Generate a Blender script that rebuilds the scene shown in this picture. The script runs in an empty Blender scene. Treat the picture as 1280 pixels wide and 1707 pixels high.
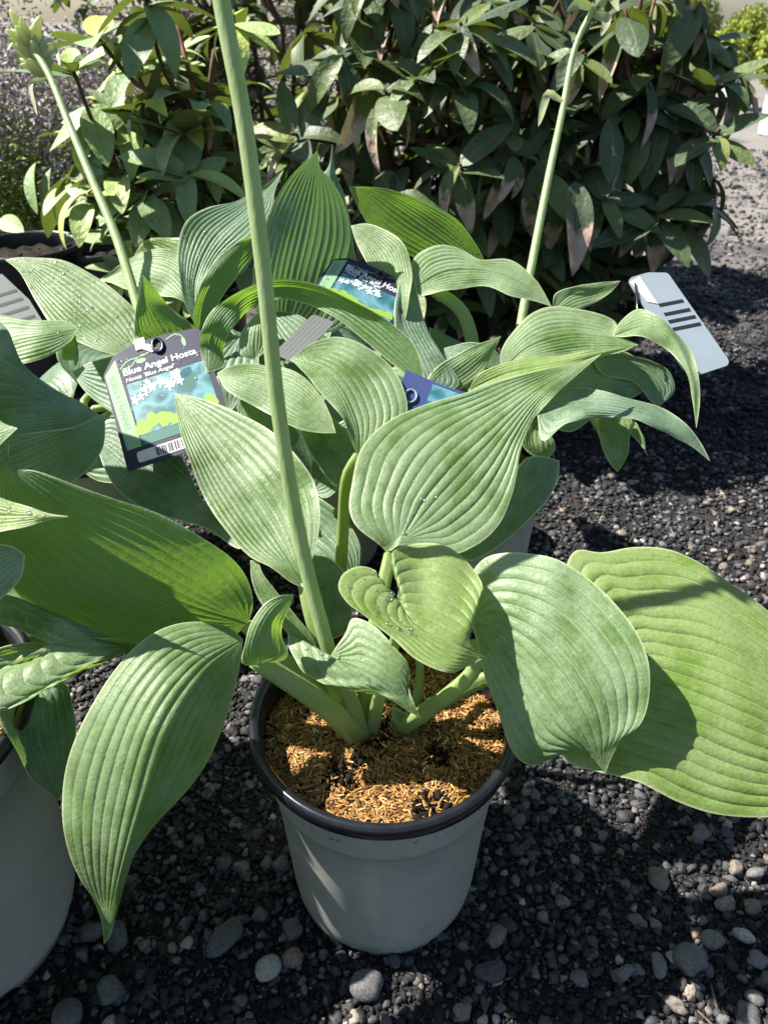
import bpy, math, random
import numpy as np
from mathutils import Vector, Matrix

SC = bpy.context.scene
COL = SC.collection
rng = np.random.default_rng(7)
random.seed(7)

# ------------------------------------------------------------------ camera, sky, sun, exposure
CAM_H, PITCH, FPX = 0.725, math.radians(34.0), 1233.0
cam_d = bpy.data.cameras.new('camera')
cam = bpy.data.objects.new('camera', cam_d); COL.objects.link(cam)
cam.location = (0, 0, CAM_H)
cam.rotation_euler = (math.radians(90) - PITCH, 0, 0)
cam_d.sensor_fit = 'VERTICAL'; cam_d.sensor_height = 36.0; cam_d.lens = FPX / 1707 * 36.0
cam_d.clip_start = 0.02; cam_d.clip_end = 200
cam_d.dof.use_dof = True; cam_d.dof.focus_distance = 0.64; cam_d.dof.aperture_fstop = 11.0
SC.camera = cam

SUN_EL, SUN_AZ = math.radians(51), math.radians(75)      # azimuth: degrees left of straight ahead
sun_dir = Vector((-math.sin(SUN_AZ) * math.cos(SUN_EL), math.cos(SUN_AZ) * math.cos(SUN_EL), math.sin(SUN_EL)))
world = bpy.data.worlds.new('World'); SC.world = world; world.use_nodes = True
wn = world.node_tree
sky = wn.nodes.new('ShaderNodeTexSky'); sky.sky_type = 'NISHITA'; sky.sun_disc = False
sky.sun_elevation = SUN_EL; sky.sun_rotation = -SUN_AZ
bgn = wn.nodes['Background']; bgn.inputs['Strength'].default_value = 0.06
wn.links.new(sky.outputs[0], bgn.inputs['Color'])
sl = bpy.data.lights.new('sun', 'SUN'); sl.energy = 5.0; sl.angle = math.radians(0.53); sl.color = (1.0, 0.95, 0.87)
sun = bpy.data.objects.new('sun', sl); COL.objects.link(sun)
sun.rotation_euler = (-sun_dir).to_track_quat('-Z', 'Y').to_euler(); sun.location = (-4, 1, 5)
SC.view_settings.view_transform = 'Standard'; SC.view_settings.look = 'None'
SC.view_settings.exposure = 1.3; SC.view_settings.gamma = 1.0; SC.view_settings.use_curve_mapping = False
SC.render.engine = 'CYCLES'
SC.cycles.max_bounces = 8; SC.cycles.transmission_bounces = 6; SC.cycles.caustics_reflective = False

# ------------------------------------------------------------------ helpers
CP, SP = math.cos(PITCH), math.sin(PITCH)
def P(px, py, d):
    """point of the place seen at photo pixel (px,py), d metres ahead of the camera"""
    x = (px - 640) / FPX; y = -(py - 853.5) / FPX
    return np.array((d * x, d * (CP + SP * y), CAM_H + d * (-SP + CP * y)))
def at_height(px, py, z):
    y = -(py - 853.5) / FPX
    return P(px, py, (CAM_H - z) / (SP - CP * y))

def link(o, parent=None, **props):
    COL.objects.link(o)
    if parent is not None: o.parent = parent
    for k, v in props.items(): o[k] = v
    return o
def root(name, label, cat, loc, group=None, rotz=0):
    o = bpy.data.objects.new(name, None); o.empty_display_size = .05
    o.location = loc; o.rotation_euler = (0, 0, rotz)
    link(o, None, label=label, category=cat)
    if group: o['group'] = group
    return o
def mesh(name, verts, faces, mats=(), smooth=True, uv=None, col=None):
    me = bpy.data.meshes.new(name)
    verts = np.asarray(verts, dtype=np.float32)
    if isinstance(faces, np.ndarray):
        n, k = faces.shape
        me.vertices.add(len(verts)); me.vertices.foreach_set('co', verts.ravel())
        me.loops.add(n * k); me.loops.foreach_set('vertex_index', faces.ravel().astype(np.int32))
        me.polygons.add(n); me.polygons.foreach_set('loop_start', np.arange(0, n * k, k, dtype=np.int32))
        me.update(calc_edges=True); me.validate()
    else:
        me.from_pydata(verts.tolist(), [], faces); me.update()
    if smooth: me.polygons.foreach_set('use_smooth', [True] * len(me.polygons))
    if uv is not None:
        l = me.uv_layers.new(name='uv'); vi = np.empty(len(me.loops), np.int32); me.loops.foreach_get('vertex_index', vi)
        l.data.foreach_set('uv', np.asarray(uv, np.float32)[vi].ravel())
    if col is not None:
        a = me.attributes.new('tone', 'FLOAT', 'POINT'); a.data.foreach_set('value', np.asarray(col, np.float32))
    for m in (mats if isinstance(mats, (list, tuple)) else [mats]): me.materials.append(m)
    return me
def obj(name, me, parent=None, loc=None, **props):
    o = bpy.data.objects.new(name, me)
    if loc is not None: o.location = loc
    return link(o, parent, **props)
def rloc(r): return np.array(r.location) if r is not None else np.zeros(3)

def crom(pts, n):
    """Catmull-Rom through pts, resampled to n+1 points evenly along its length"""
    p = np.asarray(pts, float)
    if len(p) == 2: return p[0] + (p[1] - p[0]) * np.linspace(0, 1, n + 1)[:, None]
    q = np.vstack([2 * p[0] - p[1], p, 2 * p[-1] - p[-2]])
    out = []
    for i in range(1, len(q) - 2):
        p0, p1, p2, p3 = q[i - 1:i + 3]
        d0, d1, d2 = [max(np.linalg.norm(b - a), 1e-6) ** .5 for a, b in ((p0, p1), (p1, p2), (p2, p3))]
        m1 = d1 * ((p1 - p0) / d0 - (p2 - p0) / (d0 + d1) + (p2 - p1) / d1)
        m2 = d1 * ((p2 - p1) / d1 - (p3 - p1) / (d1 + d2) + (p3 - p2) / d2)
        t = np.linspace(0, 1, 24, endpoint=False)[:, None]
        out.append((2 * t**3 - 3 * t**2 + 1) * p1 + (t**3 - 2 * t**2 + t) * m1 + (-2 * t**3 + 3 * t**2) * p2 + (t**3 - t**2) * m2)
    out.append(q[-2][None])
    c = np.vstack(out)
    s = np.concatenate([[0], np.cumsum(np.linalg.norm(np.diff(c, axis=0), axis=1))])
    g = np.linspace(0, s[-1], n + 1)
    return np.stack([np.interp(g, s, c[:, k]) for k in range(c.shape[1])], 1)

def tube_mesh(name, pts, radii, mat, seg=12, groove=0.0, cap=True, flat=1.0):
    pts = np.asarray(pts, float); n = len(pts)
    radii = np.interp(np.linspace(0, 1, n), np.linspace(0, 1, len(radii)), radii)
    t = np.gradient(pts, axis=0); t /= np.linalg.norm(t, axis=1)[:, None] + 1e-9
    up = np.array((0.13, -0.9, 0.4)); V = []; UV = []
    for i in range(n):
        a = np.cross(t[i], up); a /= np.linalg.norm(a) + 1e-9; b = np.cross(a, t[i])
        for k in range(seg):
            th = 2 * math.pi * k / seg
            r = radii[i] * (1 - groove * math.exp(-((math.sin(th) - 1) / .25) ** 2))
            V.append(pts[i] + r * (math.cos(th) * a + flat * math.sin(th) * b)); UV.append((i / (n - 1), k / seg))
    F = [(i * seg + k, i * seg + (k + 1) % seg, (i + 1) * seg + (k + 1) % seg, (i + 1) * seg + k) for i in range(n - 1) for k in range(seg)]
    if cap: F.append(tuple(range(seg))[::-1]); F.append(tuple((n - 1) * seg + k for k in range(seg)))
    return mesh(name, V, F, mat, uv=UV)

def join_meshes(parts):
    """parts: list of (verts Nx3, tris Mx3, tone) -> arrays"""
    V, F, T, off = [], [], [], 0
    for v, f, t in parts:
        V.append(v); F.append(f + off); T.append(np.full(len(v), t)); off += len(v)
    return np.vstack(V), np.vstack(F), np.concatenate(T)

# ------------------------------------------------------------------ materials
def nmat(name):
    m = bpy.data.materials.new(name); m.use_nodes = True
    nt = m.node_tree; b = nt.nodes['Principled BSDF']
    return m, nt, b
def N(nt, t, **kw):
    n = nt.nodes.new(t)
    for k, v in kw.items():
        if hasattr(n, k): setattr(n, k, v)
        else: n.inputs[k].default_value = v
    return n
def ramp(nt, fac, stops, interp='LINEAR'):
    r = nt.nodes.new('ShaderNodeValToRGB'); r.color_ramp.interpolation = interp
    e = r.color_ramp.elements
    while len(e) < len(stops): e.new(.5)
    for el, (p, c) in zip(e, stops): el.position = p; el.color = (*c, 1) if len(c) == 3 else c
    nt.links.new(fac, r.inputs[0]); return r.outputs[0]
def math_n(nt, op, a, b=None, c=None):
    n = nt.nodes.new('ShaderNodeMath'); n.operation = op
    for i, v in enumerate((a, b, c)):
        if v is None: continue
        if isinstance(v, (int, float)): n.inputs[i].default_value = v
        else: nt.links.new(v, n.inputs[i])
    return n.outputs[0]
def mix(nt, f, a, b, bt='MIX'):
    n = nt.nodes.new('ShaderNodeMix'); n.data_type = 'RGBA'; n.blend_type = bt
    for s, v in ((n.inputs['Factor'], f), (n.inputs['A'], a), (n.inputs['B'], b)):
        if isinstance(v, (int, float)): s.default_value = v
        elif isinstance(v, tuple): s.default_value = (*v, 1)
        else: nt.links.new(v, s)
    return n.outputs['Result']
def noise(nt, vec, scale, detail=3, rough=.55):
    n = N(nt, 'ShaderNodeTexNoise'); n.inputs['Scale'].default_value = scale
    n.inputs['Detail'].default_value = detail; n.inputs['Roughness'].default_value = rough
    if vec is not None: nt.links.new(vec, n.inputs['Vector'])
    return n.outputs['Fac']
def bump(nt, h, strength, dist, b):
    n = N(nt, 'ShaderNodeBump'); n.inputs['Strength'].default_value = strength; n.inputs['Distance'].default_value = dist
    nt.links.new(h, n.inputs['Height'])
    if b is not None: nt.links.new(n.outputs[0], b.inputs['Normal'])
    return n.outputs[0]

def hosta_leaf_material(name, green, bloom, bloom_amt, trans, trans_f):
    m, nt, b = nmat(name)
    uvn = N(nt, 'ShaderNodeUVMap'); sep = N(nt, 'ShaderNodeSeparateXYZ'); nt.links.new(uvn.outputs[0], sep.inputs[0])
    u, v = sep.outputs[0], sep.outputs[1]                     # v holds vein counts: whole numbers are veins
    geo = N(nt, 'ShaderNodeTexCoord'); oc = geo.outputs['Object']
    oi = N(nt, 'ShaderNodeObjectInfo')
    cmb = N(nt, 'ShaderNodeCombineXYZ')
    nt.links.new(math_n(nt, 'MULTIPLY', u, 5.0), cmb.inputs[0]); nt.links.new(math_n(nt, 'MULTIPLY', v, 3.0), cmb.inputs[1])
    nt.links.new(oi.outputs['Random'], cmb.inputs[2])
    streak = noise(nt, cmb.outputs[0], 3.0, 4, .6)
    blot = noise(nt, oc, 22, 5, .62)
    fine = noise(nt, oc, 420, 2, .5)
    wax = math_n(nt, 'MULTIPLY_ADD', blot, 1.0, math_n(nt, 'MULTIPLY', streak, .5))
    waxm = ramp(nt, wax, [(.60, (0, 0, 0)), (.80, (1, 1, 1))])
    waxf = math_n(nt, 'MULTIPLY', waxm, bloom_amt)
    c = mix(nt, waxf, green, bloom)
    c = mix(nt, math_n(nt, 'MULTIPLY', math_n(nt, 'SUBTRACT', oi.outputs['Random'], .3), .35), c, (.10, .19, .035))
    # veins a little paler
    fr = math_n(nt, 'ABSOLUTE', math_n(nt, 'SUBTRACT', math_n(nt, 'FRACT', v), .5))
    vein = ramp(nt, fr, [(.44, (0, 0, 0)), (.495, (1, 1, 1))])
    c = mix(nt, math_n(nt, 'MULTIPLY', vein, .42), c, (.42, .50, .27))
    mottle = ramp(nt, fine, [(.3, (.86, .86, .86)), (.7, (1.12, 1.12, 1.12))])
    c = mix(nt, 1.0, c, mottle, 'MULTIPLY')
    at = N(nt, 'ShaderNodeAttribute'); at.attribute_name = 'tone'          # 1 at the thin pale margin, its backlit brightness put into the colour
    c = mix(nt, at.outputs['Fac'], c, (.58, .63, .38))
    nt.links.new(c, b.inputs['Base Color'])
    b.inputs['Roughness'].default_value = .46; b.inputs['Specular IOR Level'].default_value = .42
    hgt = math_n(nt, 'ADD', math_n(nt, 'MULTIPLY', fine, .5), noise(nt, oc, 150, 3))
    nrm = bump(nt, hgt, .5, .0012, b)
    tr = N(nt, 'ShaderNodeBsdfTranslucent'); nt.links.new(nrm, tr.inputs['Normal'])
    tc = mix(nt, math_n(nt, 'MULTIPLY', ramp(nt, blot, [(.4, (0, 0, 0)), (.7, (1, 1, 1))]), .45), trans, (trans[0] * .55, trans[1] * .62, trans[2] * .6))
    tc = mix(nt, math_n(nt, 'MULTIPLY', vein, .35), tc, (trans[0] * .5, trans[1] * .55, trans[2] * .5))
    nt.links.new(tc, tr.inputs['Color'])
    ms = N(nt, 'ShaderNodeMixShader'); ms.inputs[0].default_value = trans_f
    nt.links.new(b.outputs[0], ms.inputs[1]); nt.links.new(tr.outputs[0], ms.inputs[2])
    nt.links.new(ms.outputs[0], nt.nodes['Material Output'].inputs['Surface'])
    return m
M_HOSTA = hosta_leaf_material('hosta_leaf', (.105, .185, .05), (.255, .35, .19), .95, (.36, .58, .05), .32)
M_HOSTA_BLUE = hosta_leaf_material('hosta_leaf_blue', (.068, .135, .068), (.185, .275, .195), .95, (.26, .46, .07), .24)  # blue-green leaf; its deeper tone also stands in for shade
M_HOSTA_LIME = hosta_leaf_material('hosta_leaf_lime', (.16, .26, .05), (.29, .38, .15), .75, (.44, .66, .06), .36)  # yellower, brighter leaf green

M_HOSTA_BACKLIT = hosta_leaf_material('hosta_leaf_backlit', (.058, .125, .042), (.12, .20, .10), .9, (.38, .66, .06), .32)  # dark face and vivid glow-through put into the colour for backlit leaves

def stem_material(name, c1, c2, tr_c=(.3, .45, .08)):
    m, nt, b = nmat(name)
    tc = N(nt, 'ShaderNodeTexCoord')
    mp = N(nt, 'ShaderNodeMapping'); mp.inputs['Scale'].default_value = (1, 1, .06); nt.links.new(tc.outputs['Object'], mp.inputs[0])
    st = noise(nt, mp.outputs[0], 260, 4, .6); bl = noise(nt, tc.outputs['Object'], 45, 4)
    c = ramp(nt, math_n(nt, 'ADD', math_n(nt, 'MULTIPLY', st, .5), math_n(nt, 'MULTIPLY', bl, .5)), [(.3, c1), (.7, c2)])
    nt.links.new(c, b.inputs['Base Color']); b.inputs['Roughness'].default_value = .42
    bump(nt, st, .35, .0015, b)
    tr = N(nt, 'ShaderNodeBsdfTranslucent'); tr.inputs['Color'].default_value = (*tr_c, 1)
    ms = N(nt, 'ShaderNodeMixShader'); ms.inputs[0].default_value = .28
    nt.links.new(b.outputs[0], ms.inputs[1]); nt.links.new(tr.outputs[0], ms.inputs[2])
    nt.links.new(ms.outputs[0], nt.nodes['Material Output'].inputs['Surface'])
    return m
M_STALK = stem_material('flower_stalk', (.32, .43, .16), (.46, .56, .31), (.5, .65, .15))
M_PETIOLE = stem_material('hosta_petiole', (.24, .34, .09), (.36, .45, .19), (.45, .6, .1))
M_BUD = stem_material('hosta_bud', (.46, .54, .24), (.68, .70, .48))
M_BUD.node_tree.nodes['Mix Shader'].inputs[0].default_value = .5; M_BUD.node_tree.nodes['Translucent BSDF'].inputs['Color'].default_value = (.7, .75, .35, 1)
M_BRACT = stem_material('dry_bract', (.42, .44, .25), (.60, .58, .42))

def simple(name, color, rough=.5, spec=.5, var=.15, scale=30, bmp=0.0, bscale=200, metallic=0.0):
    m, nt, b = nmat(name)
    tc = N(nt, 'ShaderNodeTexCoord')
    n = noise(nt, tc.outputs['Object'], scale, 5, .6)
    lo = tuple(x * (1 - var) for x in color); hi = tuple(min(1, x * (1 + var)) for x in color)
    nt.links.new(ramp(nt, n, [(.3, lo), (.7, hi)]), b.inputs['Base Color'])
    b.inputs['Roughness'].default_value = rough; b.inputs['Specular IOR Level'].default_value = spec
    b.inputs['Metallic'].default_value = metallic
    if bmp: bump(nt, noise(nt, tc.outputs['Object'], bscale, 3), bmp, .001, b)
    return m

def pot_material():
    m, nt, b = nmat('pot_plastic_grey')
    tc = N(nt, 'ShaderNodeTexCoord'); oc = tc.outputs['Object']
    dirt = noise(nt, oc, 14, 6, .65); fine = noise(nt, oc, 160, 4, .6)
    sep = N(nt, 'ShaderNodeSeparateXYZ'); nt.links.new(oc, sep.inputs[0])
    c = ramp(nt, dirt, [(.35, (.38, .385, .335)), (.7, (.46, .46, .405))])
    spl = math_n(nt, 'MULTIPLY', ramp(nt, fine, [(.55, (0, 0, 0)), (.75, (1, 1, 1))]),
                 ramp(nt, sep.outputs[2], [(.0, (.75, .75, .75)), (.09, (0, 0, 0))]))
    c = mix(nt, spl, c, (.10, .085, .07))
    scr = N(nt, 'ShaderNodeMapping'); scr.inputs['Scale'].default_value = (9, 9, 60); scr.inputs['Rotation'].default_value = (.5, .4, .2)
    nt.links.new(oc, scr.inputs[0])
    sc = ramp(nt, noise(nt, scr.outputs[0], 3.0, 2), [(.72, (0, 0, 0)), (.78, (1, 1, 1))])
    c = mix(nt, math_n(nt, 'MULTIPLY', sc, .35), c, (.42, .43, .41))
    nt.links.new(c, b.inputs['Base Color']); b.inputs['Roughness'].default_value = .36
    bump(nt, math_n(nt, 'ADD', fine, dirt), .12, .001, b)
    return m
M_POT = pot_material()
M_RIM = simple('rim_plastic_black', (.012, .013, .018), .24, .55, .4, 60, .06, 300)
M_POT_BLACK = simple('pot_plastic_black', (.018, .018, .02), .38, .5, .3, 20, .08, 200)
M_INNER = simple('pot_inner_plastic', (.10, .045, .02), .45, .4, .4, 25)

def tone_ramp_mat(name, stops, rough=.8, spec=.3, bmp=.5, bscale=500, bdist=.0006, mottle=.35, wet=0.0):
    m, nt, b = nmat(name)
    at = N(nt, 'ShaderNodeAttribute'); at.attribute_name = 'tone'
    c = ramp(nt, at.outputs['Fac'], stops)
    tc = N(nt, 'ShaderNodeTexCoord'); f = noise(nt, tc.outputs['Object'], bscale, 4, .65)
    g = ramp(nt, f, [(.3, (1 - mottle,) * 3), (.7, (1 + mottle,) * 3)])
    nt.links.new(mix(nt, 1.0, c, g, 'MULTIPLY'), b.inputs['Base Color'])
    if wet:
        w = noise(nt, tc.outputs['Object'], 7, 3)
        nt.links.new(ramp(nt, w, [(.42, (rough,) * 3), (.62, (wet,) * 3)]), b.inputs['Roughness'])
    else: b.inputs['Roughness'].default_value = rough
    b.inputs['Specular IOR Level'].default_value = spec
    bump(nt, f, bmp, bdist, b)
    return m
M_STONE = tone_ramp_mat('gravel_stone', [(0, (.010, .0095, .010)), (.38, (.024, .024, .026)), (.62, (.080, .080, .086)), (.80, (.15, .147, .143)), (.9, (.19, .14, .095)), (1, (.38, .37, .345))], .80, .34, .7, 420, .001, .5, .34)
M_HULL = tone_ramp_mat('rice_hull', [(0, (.07, .032, .010)), (.4, (.26, .125, .032)), (.75, (.44, .24, .07)), (1, (.66, .48, .23))], .6, .3, .4, 900, .0003, .3)
M_COMPOST = simple('compost', (.014, .010, .007), .9, .2, .6, 120, 1.0, 260)
M_WOODCHIP = simple('wood_chip', (.13, .095, .065), .8, .2, .4, 160, .6, 500)

def soil_material():
    m, nt, b = nmat('soil_ground')
    tc = N(nt, 'ShaderNodeTexCoord'); oc = tc.outputs['Object']
    a = noise(nt, oc, 1.1, 5, .6); g = noise(nt, oc, 70, 6, .7); h = noise(nt, oc, 11, 5, .6)
    sep = N(nt, 'ShaderNodeSeparateXYZ'); nt.links.new(oc, sep.inputs[0])
    dark = ramp(nt, g, [(.3, (.008, .007, .007)), (.6, (.020, .018, .017)), (.8, (.06, .055, .05))])
    pale = ramp(nt, g, [(.3, (.10, .09, .08)), (.55, (.22, .20, .18)), (.75, (.40, .37, .34))])
    f = math_n(nt, 'ADD', sep.outputs[1], math_n(nt, 'MULTIPLY', math_n(nt, 'SUBTRACT', h, .5), 1.6))
    f = ramp(nt, math_n(nt, 'MULTIPLY', f, .25), [(.42, (0, 0, 0)), (.78, (1, 1, 1))])   # gravelled yard begins some way back
    c = mix(nt, f, dark, pale)
    wet = ramp(nt, a, [(.55, (0, 0, 0)), (.66, (1, 1, 1))])
    c = mix(nt, math_n(nt, 'MULTIPLY', wet, .6), c, (.03, .028, .03))
    nt.links.new(c, b.inputs['Base Color'])
    nt.links.new(ramp(nt, wet, [(0, (.85,) * 3), (1, (.28,) * 3)]), b.inputs['Roughness'])
    bump(nt, g, .9, .006, b)
    return m
M_SOIL = soil_material()

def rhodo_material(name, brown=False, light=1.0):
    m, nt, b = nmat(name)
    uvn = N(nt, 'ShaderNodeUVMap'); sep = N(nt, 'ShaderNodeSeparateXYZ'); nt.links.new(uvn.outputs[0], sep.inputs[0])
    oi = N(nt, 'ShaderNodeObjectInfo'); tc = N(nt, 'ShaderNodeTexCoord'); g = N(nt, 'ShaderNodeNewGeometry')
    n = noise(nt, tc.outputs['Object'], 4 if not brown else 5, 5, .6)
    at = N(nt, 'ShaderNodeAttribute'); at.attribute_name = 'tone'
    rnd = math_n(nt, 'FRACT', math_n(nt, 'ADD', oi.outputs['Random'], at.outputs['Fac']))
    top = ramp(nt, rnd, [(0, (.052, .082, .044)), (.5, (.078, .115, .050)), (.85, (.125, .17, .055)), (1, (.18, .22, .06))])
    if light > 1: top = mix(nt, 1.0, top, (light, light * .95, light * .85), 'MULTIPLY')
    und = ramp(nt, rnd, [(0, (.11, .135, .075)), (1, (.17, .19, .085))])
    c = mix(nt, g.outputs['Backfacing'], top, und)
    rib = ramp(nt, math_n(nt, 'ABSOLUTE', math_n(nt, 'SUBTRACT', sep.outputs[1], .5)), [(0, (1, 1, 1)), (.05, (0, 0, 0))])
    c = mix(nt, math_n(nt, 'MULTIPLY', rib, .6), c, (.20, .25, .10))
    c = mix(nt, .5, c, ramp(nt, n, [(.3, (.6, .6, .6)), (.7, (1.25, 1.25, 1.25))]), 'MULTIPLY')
    if brown:
        e = math_n(nt, 'ADD', sep.outputs[0], math_n(nt, 'MULTIPLY', math_n(nt, 'SUBTRACT', n, .5), .9))
        bf = ramp(nt, e, [(.47, (0, 0, 0)), (.56, (1, 1, 1))])
        bc = ramp(nt, n, [(.22, (.12, .07, .05)), (.42, (.40, .27, .21)), (.65, (.62, .47, .39))])
        c = mix(nt, bf, c, bc)
    nt.links.new(c, b.inputs['Base Color'])
    b.inputs['Roughness'].default_value = .50 if not brown else .6; b.inputs['Specular IOR Level'].default_value = .42
    bump(nt, noise(nt, tc.outputs['Object'], 9, 2), .2, .02, b)
    tr = N(nt, 'ShaderNodeBsdfTranslucent'); tr.inputs['Color'].default_value = (.34, .46, .05, 1) if not brown else (.35, .28, .12, 1)
    ms = N(nt, 'ShaderNodeMixShader'); ms.inputs[0].default_value = .11
    nt.links.new(b.outputs[0], ms.inputs[1]); nt.links.new(tr.outputs[0], ms.inputs[2])
    nt.links.new(ms.outputs[0], nt.nodes['Material Output'].inputs['Surface'])
    return m
M_RHODO = rhodo_material('rhododendron_leaf'); M_RHODO_PALE_SUNLIT = rhodo_material('rhododendron_leaf_pale_sunlit', light=3.4); M_RHODO_BROWN = rhodo_material('rhododendron_leaf_scorched', True)  # left shrub: paler variety, with sunlight on it also put into the colour
M_BRANCH = simple('woody_branch', (.12, .07, .045), .75, .2, .5, 60, .6, 200)
M_BRANCH_RED = simple('reddish_branch', (.20, .06, .035), .6, .3, .4, 60, .4, 200)
M_SHOOT = stem_material('green_shoot', (.16, .22, .06), (.26, .30, .10))

def glassy(name):
    m, nt, b = nmat(name)
    g = N(nt, 'ShaderNodeBsdfGlossy'); g.inputs['Roughness'].default_value = .14
    t = N(nt, 'ShaderNodeBsdfTransparent'); t.inputs['Color'].default_value = (.97, .98, .97, 1)
    lw = N(nt, 'ShaderNodeLayerWeight'); lw.inputs['Blend'].default_value = .45
    ms = N(nt, 'ShaderNodeMixShader'); nt.links.new(math_n(nt, 'MULTIPLY_ADD', lw.outputs['Fresnel'], .45, .10), ms.inputs[0])
    nt.links.new(t.outputs[0], ms.inputs[1]); nt.links.new(g.outputs[0], ms.inputs[2])
    nt.links.new(ms.outputs[0], nt.nodes['Material Output'].inputs['Surface'])
    return m
M_WATER = glassy('water')

# ------------------------------------------------------------------ ground
def axis(lo, hi, n, dense):
    t = np.linspace(-1, 1, n); s = np.sinh(t * dense) / np.sinh(dense)
    return np.where(s < 0, -s * lo, s * hi)
gx = axis(-60, 60, 150, 7.0); gy = axis(-40, 80, 170, 7.0) + 0.5
GX, GY = np.meshgrid(gx, gy)
def hills(x, y):
    return .006 * np.sin(x * 7.1 + 1.3) * np.cos(y * 6.3) + .004 * np.sin(x * 17 + y * 13) + .003 * np.sin(x * 31 - y * 23 + 2)
GZ = (hills(GX, GY) - .010) * np.exp(-((GX / 4) ** 2 + (GY / 5) ** 2))
gv = np.stack([GX.ravel(), GY.ravel(), GZ.ravel()], 1)
ii = (np.arange(169)[:, None] * 150 + np.arange(149)[None]).ravel()
gf = np.stack([ii, ii + 1, ii + 151, ii + 150], 1)
obj('ground', mesh('ground', gv, gf, M_SOIL), kind='structure')
def gz(x, y): return (hills(x, y) - .010) * np.exp(-((x / 4) ** 2 + (y / 5) ** 2))

# stone shapes ------------------------------------------------------
import bmesh
def ico(sub):
    bm = bmesh.new(); bmesh.ops.create_icosphere(bm, subdivisions=sub, radius=1)
    v = np.array([x.co[:] for x in bm.verts]); f = np.array([[x.index for x in p.verts] for p in bm.faces]); bm.free(); return v, f
ICO = {s: ico(s) for s in (1, 2, 3)}
def stone_shape(sub, seed, rough=.22, flat=.65, angular=.5):
    r = np.random.default_rng(seed); v, f = ICO[sub]; v = v.copy()
    for k in range(7):                                     # broken facets: cut flat planes
        d = r.normal(size=3); d /= np.linalg.norm(d); lim = r.uniform(.62, .92)
        s = v @ d; over = np.clip(s - lim, 0, None) * angular * 1.6
        v -= over[:, None] * d
    for k in range(5):
        w = r.normal(size=3) * r.uniform(1.2, 3.2); ph = r.uniform(0, 6)
        v *= (1 + rough * .3 * np.sin(v @ w + ph))[:, None]
    v *= np.array((1, r.uniform(.65, .95), flat * r.uniform(.8, 1.15)))
    return v, f
def crumb(seed):
    r = np.random.default_rng(seed); v, f = ICO[1]; v = v * r.uniform(.55, 1.2, (len(v), 1)) * np.array((r.uniform(.9, 1.5), r.uniform(.6, 1.0), r.uniform(.4, .75)))
    return v, f
STONES = {1: [crumb(300 + i) for i in range(14)], 2: [stone_shape(2, 50 + i, .35, .62, .9) for i in range(10)]}
def rotations(n, r, tilt=.5):
    a = r.uniform(0, 2 * np.pi, n); t = r.normal(0, tilt, n); p = r.uniform(0, 2 * np.pi, n)
    ca, sa = np.cos(a), np.sin(a); Rz = np.zeros((n, 3, 3)); Rz[:, 0, 0] = ca; Rz[:, 0, 1] = -sa; Rz[:, 1, 0] = sa; Rz[:, 1, 1] = ca; Rz[:, 2, 2] = 1
    ct, st = np.cos(t), np.sin(t); Rx = np.zeros((n, 3, 3)); Rx[:, 0, 0] = 1; Rx[:, 1, 1] = ct; Rx[:, 1, 2] = -st; Rx[:, 2, 1] = st; Rx[:, 2, 2] = ct
    cp, sp = np.cos(p), np.sin(p); R2 = np.zeros((n, 3, 3)); R2[:, 0, 0] = cp; R2[:, 0, 1] = -sp; R2[:, 1, 0] = sp; R2[:, 1, 1] = cp; R2[:, 2, 2] = 1
    return Rz @ Rx @ R2
def scatter(shapes, pos, size, tone, r, tilt=.5):
    V, F, T, off = [], [], [], 0
    which = r.integers(0, len(shapes), len(pos)); R = rotations(len(pos), r, tilt)
    for k, (v, f) in enumerate(shapes):
        idx = np.where(which == k)[0]
        if not len(idx): continue
        w = np.einsum('nij,mj->nmi', R[idx], v) * size[idx][:, None, None] + pos[idx][:, None, :]
        nv = len(v)
        V.append(w.reshape(-1, 3)); F.append((f[None] + (np.arange(len(idx)) * nv)[:, None, None]).reshape(-1, 3) + off)
        T.append(np.repeat(tone[idx], nv)); off += len(idx) * nv
    return np.vstack(V), np.vstack(F), np.concatenate(T)

POTS = [(0.0, 0.434), (-0.413, 0.38), (0.11, 0.86), (-.43, .95), (-.10, .98), (-.50, .06)]
def clear_of_pots(x, y, m):
    k = np.ones(len(x), bool)
    for a, b in POTS: k &= (x - a) ** 2 + (y - b) ** 2 > (.088 + m) ** 2
    return k
def gravel(name, n, x0, x1, y0, y1, med, sig, lo, hi, shapes, seed, tonef, sink=.3):
    r = np.random.default_rng(seed)
    x = r.uniform(x0, x1, n); y = r.uniform(y0, y1, n); s = np.clip(np.exp(r.normal(math.log(med), sig, n)), lo, hi)
    k = clear_of_pots(x, y, 0); k &= (np.abs(x) < .62 * y + .32)
    x, y, s = x[k], y[k], s[k]
    t = tonef(r, x, y)
    pos = np.stack([x, y, gz(x, y) + s * sink + r.uniform(0, .002, len(x))], 1)
    v, f, tt = scatter(shapes, pos, s, t, r)
    return obj(name, mesh(name, v, f, M_STONE, smooth=False, col=tt), kind='stuff')
def tone_small(r, x, y):
    t = r.beta(1.6, 2.4, len(x)) * .66; p = r.uniform(0, 1, len(x)); t = np.where(p > .93, r.uniform(.66, .90, len(x)), t)
    return np.clip(t + .18 * np.clip(y - .9, 0, 1.4), 0, .95)
def tone_big(r, x, y):
    t = r.uniform(.42, .76, len(x)); p = r.uniform(0, 1, len(x)); t = np.where(p > .84, r.uniform(.78, 1.0, len(x)), t)
    return t
gravel('fine_gravel', 62000, -.60, .66, .13, .72, .0022, .58, .0008, .0075, STONES[1], 3, tone_small)
gravel('fine_gravel', 22000, -.75, .95, .72, 1.3, .0032, .42, .0015, .008, STONES[1], 8, tone_small)
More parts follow.
